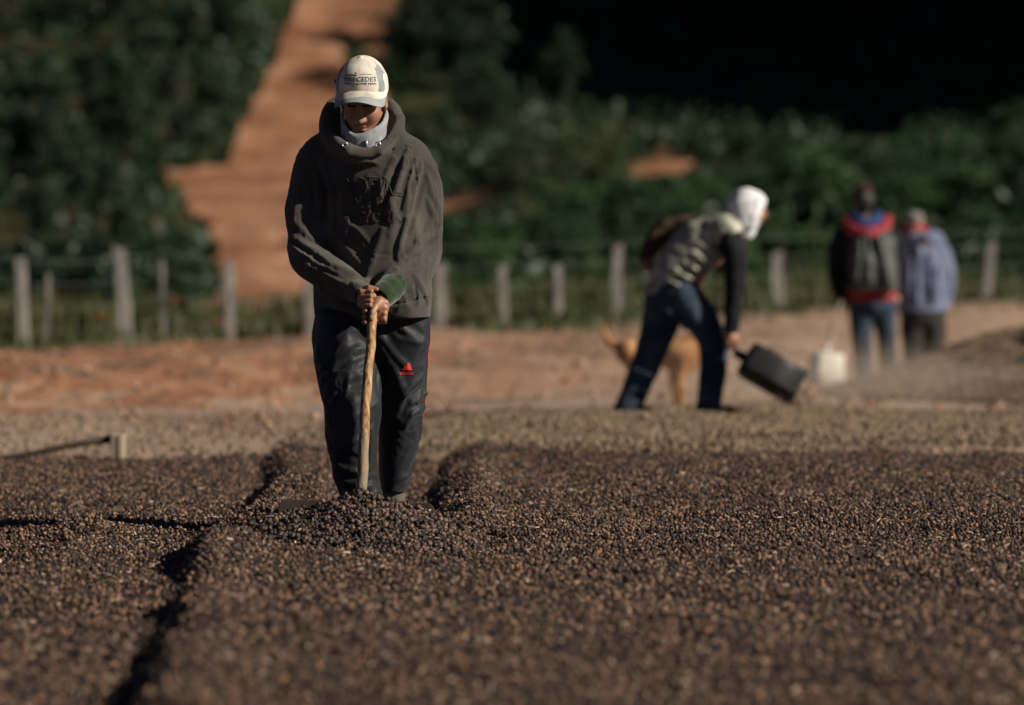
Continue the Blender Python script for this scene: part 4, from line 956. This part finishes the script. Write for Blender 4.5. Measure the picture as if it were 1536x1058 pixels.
Bp.loft([(w3(0, 436)[2], w3(1310, 0)[0], -.17, .20, .10), (w3(0, 400)[2], w3(1308, 0)[0], -.17, .205, .12), (w3(0, 360)[2], w3(1308, 0)[0], -.15, .19, .10), (w3(0, 345)[2], w3(1308, 0)[0], -.13, .15, .06)], p=2.6)
for a, b in (((1300, 352), (1304, 420)), ((1318, 355), (1334, 425)), ((1290, 360), (1285, 420))): Bp.chain([w3(*a, -.27), w3(*b, -.29)], .022, k=.03)
Bp.noise(.008, 12, 6.); Bp.make('backpack', M['greyjac'], p3)
Rd = fld((-.3, -.30, .58), (.32, .26, .82), h3 * .8); Rd.loft([(w3(0, 452)[2], w3(1306, 0)[0], 0, .215, .165), (w3(0, 430)[2], w3(1306, 0)[0], 0, .222, .175)]); Rd.noise(.006, 12, 3.); Rd.make('shirt_hem', M['redcl'], p3)
Hd = fld((-.32, -.30, 1.15), (.28, .2, 1.46), h3 * .8); Hd.curve([w3(1270, 332, -.02), w3(1280, 345, -.12), w3(1302, 352, -.19), w3(1324, 344, -.12), w3(1332, 328, -.02)], [.04, .055, .06, .055, .04], k=.03); Hd.make('hood', M['redcl'], p3)
Hd = fld((-.22, -.25, 1.2), (.18, .2, 1.48), h3 * .8); Hd.curve([w3(1280, 326, -.02), w3(1290, 334, -.10), w3(1302, 338, -.12), w3(1314, 330, -.08), w3(1318, 322, -.02)], [.04, .055, .06, .05, .04], k=.03); Hd.make('scarf', M['bluecl'], p3)
Tr = fld((-.30, -.26, .02), (.34, .36, .82), h3 * .8); Tr.chain([w3(1306, 440), w3(1306, 455)], .15, k=0)
Tr.chain([w3(1292, 455), w3(1293, 510), w3(1295, 562)], [.12, .088, .075], k=.04); Tr.chain([w3(1324, 455), w3(1328, 505, .06), w3(1332, 556, .16)], [.115, .085, .072], k=.04); Tr.noise(.010, (9, 9, 6), 2.); Tr.make('jeans', M['denim'], p3)
for cx_, yy in ((1295, 0.), (1332, .16)):
    S_ = fld((-.2, -.2, -.03), (.35, .5, .14), .01); q = w3(cx_, 560, yy); q[2] = .05; S_.chain([q, q + np.array([0, .13, -.01])], [.055, .045], k=.0); S_.make('shoe', M['black'], p3)
scoop('can_shovel', 'shovel made of a white plastic can dragged over the dusty yard', hx0(w3(1237, 584, -1.9), X3, Y3), hx0(w3(1240, 530, -1.85), X3, Y3), .27, .25, M['plwhite'], hx0(w3(1263, 448, -.08), X3, Y3), M['woodgrey'], roll=R(128))

w4, X4 = framer(54.0, 1388); Y4 = 54.0
p4 = empty('person', (X4, Y4, 0), 'person in blue grey jacket and grey cap walking away with a stick', 'person')
F4 = fld((-.38, -.25, -.02), (.38, .25, 1.56), h3)
F4.ell(w4(1372, 334), (.078, .09, .105)); F4.chain([w4(1374, 342), w4(1380, 360)], [.055, .06], k=.03); F4.chain([w4(1386, 365), w4(1386, 455)], [.13, .13], k=.05)
F4.chain([w4(1412, 370), w4(1424, 420), w4(1420, 455)], [.05, .04, .03], k=.03); hand(F4, w4(1420, 452), w4(1420, 463)); F4.chain([w4(1358, 370), w4(1350, 420), w4(1352, 455)], [.05, .04, .03], k=.03); hand(F4, w4(1352, 452), w4(1352, 462))
F4.chain([w4(1372, 470), w4(1370, 548)], [.07, .045], k=.03); F4.chain([w4(1400, 470), w4(1400, 548)], [.07, .045], k=.03); F4.make('body', M['skin'], p4)
Jk = fld((-.36, -.26, .48), (.36, .26, 1.34), h3 * .85)
Jk.loft([(w4(0, 468)[2], w4(1384, 0)[0], 0, .25, .17), (w4(0, 430)[2], w4(1384, 0)[0], 0, .23, .16), (w4(0, 390)[2], w4(1384, 0)[0], 0, .225, .15), (w4(0, 362)[2], w4(1384, 0)[0], 0, .20, .13), (w4(0, 348)[2], w4(1382, 0)[0], 0, .13, .10)], k=0)
Jk.curve([w4(1404, 360), w4(1416, 385), w4(1423, 420), w4(1420, 452)], [.08, .08, .07, .055], k=.04); Jk.curve([w4(1362, 360), w4(1353, 385), w4(1349, 420), w4(1351, 452)], [.08, .08, .07, .055], k=.04)
for a, b in (((1380, 375), (1376, 450)), ((1394, 380), (1400, 455)), ((1366, 390), (1364, 440)), ((1408, 400), (1406, 450))): Jk.chain([w4(*a, -.15), w4(*b, -.17)], .020, k=.03)
Jk.chain([w4(1368, 356, -.1), w4(1390, 358, -.13), w4(1400, 352, -.06)], .045, k=.03)
Jk.noise(.010, 10, 4.); Jk.make('jacket', M['bluejac'], p4)
Cl = fld((-.22, -.16, 1.28), (.12, .16, 1.50), .01); Cl.chain([w4(1360, 345, -.02), w4(1372, 347, -.07), w4(1384, 344, -.02)], .05, k=0); Cl.make('scarf', M['redcl'], p4)
Hh = fld((-.24, -.16, 1.34), (.08, .16, 1.58), .008); Hh.ell(w4(1371, 328), (.095, .11, .075)); Hh.cone(w4(1371, 333, .06), w4(1368, 335, .15), .06, .05, k=.02); Hh.make('cap', M['greycap'], p4)
Tr = fld((-.3, -.2, .02), (.3, .22, .64), h3 * .8); Tr.chain([w4(1384, 462), w4(1384, 475)], .15, k=0); Tr.chain([w4(1371, 475), w4(1370, 548)], [.13, .095], k=.05); Tr.chain([w4(1400, 475), w4(1400, 548)], [.125, .095], k=.05); Tr.noise(.008, 9, 2.); Tr.make('trousers', M['darktr'], p4)
for cx_ in (1370, 1400):
    S_ = fld((-.25, -.12, -.03), (.25, .3, .14), .01); q = w4(cx_, 548); q[2] = .05; S_.chain([q, q + np.array([0, .12, -.01])], [.055, .045], k=.0); S_.make('shoe', M['black'], p4)
st = empty('walking_stick', hx0(w4(1421, 548), X4, Y4), 'thin wooden stick held by the person in the blue grey jacket', 'stick')
b0 = w4(1421, 548); v, f_ = tube([w4(1418, 440) - b0, w4(1421, 500) - b0, w4(1425, 548) - b0], [.014, .013, .012], 8); link('shaft', mesh('shaft', v, f_, M['wood']), st)
v, f_ = tube([w4(1425, 546) - b0, w4(1425.4, 553) - b0], [.015, .013], 8); link('ferrule', mesh('ferrule', v, f_, M['board']), st)

# ------------------------------------------------------------------ hoe lying by the left edge of the bed
hy = 28.2; hb = pt(176, 692, hy)
hoe = empty('wooden_rake', tuple(hb), 'dark wooden rake lying on the yard with its pale block head upright', 'rake')
v, f_ = tube([pt(166, 659, hy) - hb, pt(120, 666, hy - .05) - hb, pt(40, 682, hy - .1) - hb, pt(-150, 712, hy - .2) - hb], [.020, .015, .014, .014], 10); link('handle', mesh('handle', v, f_, M['board']), hoe)
for px_, dz, w_ in ((171, 0, .022), (181, .0, .026)):
    a, b = pt(px_, 651, hy), pt(px_ + 2, 692, hy); v, f_ = boxv((a + b) / 2 - hb, (w_, .34, a[2] - b[2])); bevel(link('head_board', mesh('head_board', v, f_, M['woodgrey'], False), hoe), .004)
v, f_ = boxv(pt(172, 658, hy - .02) - hb, (.06, .05, .035)); bevel(link('wedge', mesh('wedge', v, f_, M['board'], False), hoe), .004)

# ------------------------------------------------------------------ fence
fence = empty('wire_fence', (0, float(fence_y(0)), float(ground(0, fence_y(0)))), 'post and wire fence along the top of the red bank', 'fence')
F0 = np.array(fence.location)
posts = [(-120,385,522,20,1), (36,385,522,18,6), (190,368,516,22,12), (344,393,519,18,1), (466,404,518,18,0), (660,414,516,20,0), (756,428,520,14,2), (838,424,512,15,1), (926,400,512,18,0), (1168,404,494,19,2), (1480,371,460,16,-7), (1660,380,460,18,0), (70,398,515,6,-3), (246,392,512,6,3), ]
tops = []
for i, (px_, t, b, w_, lean) in enumerate(posts):
    Yp = 56.; 
    for _ in range(20): Yp = float(fence_y((px_ - CX) * Yp / FPX))
    s = FPX / Yp; x = (px_ - CX) / s; zb_ = float(ground(x, Yp)); ht = (b - t) / s * .98; hw = w_ / s / 2 * .82
    n = 7; Vp = []
    for k in range(n):
        zt = -.1 + (ht + .1) * k / (n - 1); lx = -lean / s * zt / ht
        for (cx1, cy1) in ((-1, -1), (-.8, -1.05), (1, -1), (1.05, .8), (1, 1), (-1, 1), (-1.06, .2)):
            jit = 1 + rng.normal(0, .05); Vp.append((lx + cx1 * hw * jit, cy1 * hw * jit, zt + (rng.normal(0, .02) if k == n - 1 else 0)))
    m7 = 7; Fp = [(k * m7 + j, k * m7 + (j + 1) % m7, (k + 1) * m7 + (j + 1) % m7, (k + 1) * m7 + j) for k in range(n - 1) for j in range(m7)] + [tuple(range((n - 1) * m7, n * m7))]
    o = link('stake' if w_ < 12 else 'post', mesh('post', Vp, Fp, M['post'], False), fence, (x - F0[0], Yp - F0[1], zb_ - F0[2]))
    tops.append((x, Yp, zb_, ht))
tops.sort()
for lv in (.22, .45, .68, .9):
    P_ = []
    for (a, b) in zip(tops[:-1], tops[1:]):
        for t in (0, .25, .5, .75):
            sag = -.03 * math.sin(math.pi * t); P_.append(np.array([a[0] + (b[0] - a[0]) * t, a[1] + (b[1] - a[1]) * t - .06, (a[2] + 1.0 * lv) * (1 - t) + (b[2] + 1.0 * lv) * t + sag]) - F0)
    v, f_ = tube(P_, .0022, 5); link('wire', mesh('wire', v, f_, M['wire']), fence)

# ------------------------------------------------------------------ grass and weeds along the fence
def blades(n, xr, yf_, hmin, hmax, seed, wide=.012):
    g = np.random.default_rng(seed); x = xr[0] + (xr[1] - xr[0]) * g.random(n); y = fence_y(x) + yf_(g, n)
    cl = vnoise(x * 1.3, y * .6, seed * 1.1) * (.45 + 1.0 * vnoise(x * .45, y * .3, 7.7)); k = cl > .34 + .22 * g.random(n) + .16 * sstep(.6, 1.8, x) * sstep(4.6, 3.6, x); x, y, cl = x[k], y[k], cl[k]; n = len(x)
    h = (hmin + (hmax - hmin) * g.random(n)) * (.35 + 1.3 * cl); a = g.random(n) * 6.28; ln = h * (.15 + .5 * g.random(n)); z = ground(x, y) - .02
    w = wide * (.6 + .8 * g.random(n)); dx, dy = np.cos(a), np.sin(a)
    b0 = np.stack([x - dy * w, y + dx * w, z], 1); b1 = np.stack([x + dy * w, y - dx * w, z], 1)
    m0 = np.stack([x - dy * w * .8 + dx * ln * .35, y + dx * w * .8 + dy * ln * .35, z + h * .6], 1); m1 = np.stack([x + dy * w * .8 + dx * ln * .35, y - dx * w * .8 + dy * ln * .35, z + h * .6], 1)
    t = np.stack([x + dx * ln, y + dy * ln, z + h], 1); t2 = t + np.stack([dy * w * .2, -dx * w * .2, 0 * h], 1)
    V = np.stack([b0, b1, m1, m0, t2, t], 1).reshape(-1, 3); i = np.arange(n)[:, None] * 6
    return V, np.concatenate([i + np.array([0, 1, 2, 3]), i + np.array([3, 2, 4, 5])])
v, f_ = blades(26000, (-9, 10), lambda g, n: .25 + 6 * g.random(n) ** 1.3, .12, .50, 3)
tag(link('grass', mesh('grass', v, f_, M['grass'])), 'tall green and straw coloured grass growing along the fence', kind='stuff')
v, f_ = blades(5000, (-9, 9), lambda g, n: -5 + 5.2 * g.random(n) ** .6, .04, .18, 5)
tag(link('weeds', mesh('weeds', v, f_, M['grass'])), 'thin weeds sprouting on the red bank', kind='stuff')

# ------------------------------------------------------------------ trees and shrubs
def crown_mesh(name, m, seed, hgt, rad, nclump, nleaf, leaf, base=.25, droop=0.):
    g = np.random.default_rng(seed); Vs = []
    u = g.normal(size=(nclump, 3)); u /= np.linalg.norm(u, axis=1)[:, None]; rr = g.random(nclump) ** .45
    C = u * rr[:, None] * np.array([rad, rad, hgt * (1 - base) / 2]) * (.8 + .35 * g.random((nclump, 1))); C[:, 2] += hgt * (1 + base) / 2
    cs = rad * (.20 + .22 * g.random(nclump))
    w = g.integers(0, nclump, nleaf); d = g.normal(size=(nleaf, 3)); d /= np.linalg.norm(d, axis=1)[:, None]
    P = C[w] + d * (cs[w] * g.random(nleaf) ** .4)[:, None] * np.array([1, 1, .75])
    t = g.normal(size=(nleaf, 3)); t[:, 2] -= droop; t /= np.linalg.norm(t, axis=1)[:, None]; b = np.cross(t, d + .3 * g.normal(size=(nleaf, 3))); b /= np.linalg.norm(b, axis=1)[:, None]
    L = leaf * (.6 + .8 * g.random(nleaf)); t *= L[:, None]; b *= (L * .38)[:, None]
    V = np.stack([P - t, P + b - t * .1, P + t, P - b - t * .1], 1).reshape(-1, 3)
    return mesh(name, V, np.arange(nleaf * 4).reshape(-1, 4), m, False)
def trunk_mesh(name, seed, hgt, rad, r0):
    g = np.random.default_rng(seed); V = []; F_ = []
    def addt(p, r, sg=7):
        v, f = tube(p, r, sg); o = len(V); V.extend(v); F_.extend([tuple(i + o for i in q) for q in f])
    top = np.array([g.normal(0, .12) * rad, g.normal(0, .12) * rad, hgt * .8]); addt([(0, 0, -.3), top * .35 + np.array([.03 * hgt, 0, 0]), top * .7, top], [r0 * 1.25, r0, r0 * .65, r0 * .25])
    for k in range(7):
        a = g.random() * 6.28; t = .25 + .5 * g.random(); s0 = top * t; e = s0 + np.array([math.cos(a) * rad * .7, math.sin(a) * rad * .7, hgt * (.12 + .2 * g.random())])
        addt([s0, (s0 + e) / 2 + np.array([0, 0, .03 * hgt]), e], [r0 * .5, r0 * .33, r0 * .12], 5)
    return mesh(name, V, F_, M['bark'])
kinds = {}
for nm, m, hgt, rad, nc, nl, lf, base in (('coffee', 'leaf_dark', 2.6, .95, 34, 1500, .11, .05), ('coffee2', 'leaf_dark', 3.0, 1.1, 40, 1700, .12, .08), ('round', 'leaf_mid', 3.2, 1.7, 46, 2600, .13, .12), ('round2', 'leaf_mid', 2.4, 1.6, 40, 2200, .12, .04), ('tall', 'leaf_dark', 6.5, 2.3, 60, 3200, .18, .22), ('tall2', 'leaf_olive', 5.5, 2.2, 56, 3000, .17, .2), ('shrub', 'leaf_mid', 1.3, .85, 22, 1000, .085, 0.), ('shrub2', 'leaf_olive', 1.1, .8, 20, 900, .08, 0.)):
    sd0 = len(kinds) * 17 + 5
    kinds[nm] = (crown_mesh('crown', M[m], sd0, hgt, rad, nc, nl, lf, base), trunk_mesh('trunk', sd0 + 1, hgt, rad, .018 * hgt + .02))
def tree(kind, x, y, sc_, name, label, cat, group):
    o = empty(name, (x, y, float(ground(x, y)) - .05), label, cat, group, rz=random.random() * 6.28); o.scale = (sc_ * random.uniform(.9, 1.15), sc_ * random.uniform(.9, 1.15), sc_ * random.uniform(.88, 1.15))
    link('crown', kinds[kind][0], o); link('trunk', kinds[kind][1], o)
    return o
placed = []
def try_tree(px_, Y, kind, sc_, gap, *a):
    x = (px_ - CX) * Y / FPX
    if any((x - q[0]) ** 2 + ((Y - q[1]) * .6) ** 2 < gap * gap for q in placed): return False
    if Y > 118:
        dY = np.arange(0, 13 * sc_ * (2.0 if kind.startswith('tall') else 1.0), 2.)
        for dx in (-.8, 0, .8):
            if on_road((x + dx) * (Y + dY) / Y, Y + dY).any(): return False
    placed.append((x, Y)); tree(kind, x, Y, sc_, *a); return True
# plantation rows left of the road
A_ = ('coffee_tree', 'dark coffee tree in the plantation beside the orange road', 'tree', 'plantation trees left of the road')
k = 0
for Y in np.arange(128, 236, 7.5):
    for px_ in np.arange(-160, 560, 1.2 * FPX / Y):
        if random.random() < .9: try_tree(px_ + random.uniform(-14, 14), Y + random.uniform(-2, 2), random.choice(['coffee', 'coffee2', 'coffee2']), random.uniform(.48, .75), .62, *A_)
for Y in (165, 190, 215):
    for px_ in range(-120, 470, 150): try_tree(px_ + random.uniform(-60, 60), Y + random.uniform(-6, 6), 'tall', random.uniform(.4, .55), .6, 'shade_tree', 'tall dark shade tree rising among the coffee trees', 'tree', 'shade trees in the plantation')
# green spur at the right
for Y in np.arange(96, 150, 5.):
    for px_ in np.arange(640, 1720, 1.4 * FPX / Y):
        if random.random() < .88 and not (px_ < 900 and Y > 128): try_tree(px_ + random.uniform(-30, 30), Y + random.uniform(-2.5, 2.5), random.choice(['round', 'round2', 'round2']), random.uniform(.34, .55), .72, 'green_tree', 'bushy mid green tree on the spur behind the fence', 'tree', 'trees on the green spur')
# wood on the shaded slope
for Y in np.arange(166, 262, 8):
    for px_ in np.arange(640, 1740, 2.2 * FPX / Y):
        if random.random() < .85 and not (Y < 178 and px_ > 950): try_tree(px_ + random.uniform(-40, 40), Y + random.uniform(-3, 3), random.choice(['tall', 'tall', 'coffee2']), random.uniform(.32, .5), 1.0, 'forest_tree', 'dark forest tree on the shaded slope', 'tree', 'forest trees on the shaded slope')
for px_, py_, s_, lb in ((885, 312, .46, 'tallest'), (775, 318, .40, 'middle sized'), (835, 300, .32, 'smallest')):
    q = on_hill(px_, py_); tree('tall2', q[0], q[1], s_, 'olive_tree', lb + ' of the olive green trees standing beside the pale track', 'tree', 'lone trees beside the track')
# shrubs just behind the fence
for px_, Y, kd, s_ in ((255, 78, 'coffee', .85), (225, 84, 'coffee2', .75), (60, 80, 'coffee', .8), (120, 90, 'coffee2', .8), (-30, 84, 'coffee2', .8), (0, 76, 'shrub', .8), (180, 82, 'coffee', .7), (700, 84, 'round2', .62), (770, 80, 'round2', .56), (730, 92, 'round', .6), (850, 86, 'shrub', .9), (880, 80, 'shrub', .8), (420, 80, 'shrub', .5), (450, 76, 'shrub', .6), (640, 80, 'shrub', .9), (960, 92, 'round2', .6), (1010, 86, 'shrub2', 1.), (1090, 94, 'shrub2', 1.), (1210, 96, 'round2', .6), (1290, 98, 'round', .5), (1420, 92, 'shrub2', 1.1), (1500, 94, 'shrub2', 1.2), (1560, 96, 'round2', .6), (1460, 98, 'round2', .5), (140, 68, 'shrub2', .5), (300, 70, 'shrub', .5)):
    tree(kd, (px_ - CX) * Y / FPX, Y, s_, 'shrub', 'dark green shrub just behind the wire fence' if kd.startswith('coffee') else 'leafy bright green shrub just behind the wire fence', 'shrub', 'shrubs behind the fence, dark' if kd.startswith('coffee') else 'shrubs behind the fence')
# low undergrowth over the hillside
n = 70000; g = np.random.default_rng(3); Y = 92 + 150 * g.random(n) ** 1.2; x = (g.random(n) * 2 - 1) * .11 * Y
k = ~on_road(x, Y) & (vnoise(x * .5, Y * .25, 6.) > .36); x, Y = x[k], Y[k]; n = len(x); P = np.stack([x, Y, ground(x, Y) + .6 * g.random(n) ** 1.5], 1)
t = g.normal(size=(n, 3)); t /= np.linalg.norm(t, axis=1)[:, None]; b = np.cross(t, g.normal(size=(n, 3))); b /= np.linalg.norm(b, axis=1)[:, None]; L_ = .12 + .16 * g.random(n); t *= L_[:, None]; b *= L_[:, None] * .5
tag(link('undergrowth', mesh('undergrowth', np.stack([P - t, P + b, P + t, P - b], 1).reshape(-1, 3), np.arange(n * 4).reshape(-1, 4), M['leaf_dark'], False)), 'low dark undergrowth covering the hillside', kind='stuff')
# red blossoms
for px_, py_, Y in ((262, 454, 58.), (150, 478, 57.), (330, 486, 58.5)):
    c = pt(px_, py_, Y); zg = float(ground(c[0], Y)); o = empty('red_flower', (c[0], Y, zg), 'red blossom on a thin stem in the grass by the fence', 'flower', 'red blossoms by the fence')
    v, f_ = tube([(0, 0, 0), (.01, 0, (c[2] - zg) * .5), (0, 0, c[2] - zg)], [.006, .005, .004], 5); link('stem', mesh('stem', v, f_, M['leaf_mid']), o)
    for j in range(6):
        a = j * 1.047; d = np.array([math.cos(a), math.sin(a), .5]) * .055; s_ = np.array([-math.sin(a), math.cos(a), 0]) * .028; h0 = np.array([0, 0, c[2] - zg])
        link('petal', mesh('petal', [h0, h0 + d * .6 + s_, h0 + d + np.array([0, 0, .02]), h0 + d * .6 - s_], [(0, 1, 2, 3)], M['flower']), o)

# ------------------------------------------------------------------ dust raised by the shovels
def dust(name, label, c, r, dens):
    m = bpy.data.materials.new(name); m.use_nodes = True; nt = m.node_tree; N = nt.nodes; L = nt.links
    N.remove(N['Principled BSDF']); vol = N.new('ShaderNodeVolumePrincipled'); vol.inputs['Color'].default_value = (.85, .72, .60, 1); vol.inputs['Anisotropy'].default_value = .2
    tc = N.new('ShaderNodeTexCoord'); ln = N.new('ShaderNodeVectorMath'); ln.operation = 'LENGTH'; L.new(tc.outputs['Object'], ln.inputs[0])
    mr = N.new('ShaderNodeMapRange'); mr.interpolation_type = 'SMOOTHSTEP'; mr.inputs[1].default_value = 1; mr.inputs[2].default_value = .1; mr.inputs[3].default_value = 0; mr.inputs[4].default_value = 1; L.new(ln.outputs['Value'], mr.inputs[0])
    nz = N.new('ShaderNodeTexNoise'); nz.inputs['Scale'].default_value = 2.2; nz.inputs['Detail'].default_value = 2; L.new(tc.outputs['Object'], nz.inputs['Vector'])
    m1 = N.new('ShaderNodeMath'); m1.operation = 'MULTIPLY'; L.new(mr.outputs[0], m1.inputs[0]); L.new(nz.outputs['Fac'], m1.inputs[1])
    m2 = N.new('ShaderNodeMath'); m2.operation = 'MULTIPLY'; m2.inputs[1].default_value = dens; L.new(m1.outputs[0], m2.inputs[0]); L.new(m2.outputs[0], vol.inputs['Density']); L.new(vol.outputs[0], N['Material Output'].inputs['Volume'])
    v = []; f_ = []; nu_, nv_ = 16, 9
    for i in range(nv_ + 1):
        for j in range(nu_): th_ = math.pi * i / nv_; v.append((math.sin(th_) * math.cos(j * 2 * math.pi / nu_), math.sin(th_) * math.sin(j * 2 * math.pi / nu_), math.cos(th_)))
    f_ = [(i * nu_ + j, (i + 1) * nu_ + j, (i + 1) * nu_ + (j + 1) % nu_, i * nu_ + (j + 1) % nu_) for i in range(nv_) for j in range(nu_)]
    o = link(name, mesh(name, v, f_, m)); o.location = c; o.scale = r; tag(o, label, kind='stuff')
dust('dust_cloud', 'pale dust drifting over the yard around the black can shovel', (2.1, 38.5, .22), (1.9, 3.5, .34), .24)
dust('dust_cloud', 'pale dust hanging along the foot of the berry heap', (3.4, 41, .18), (1.6, 2.4, .22), .13)
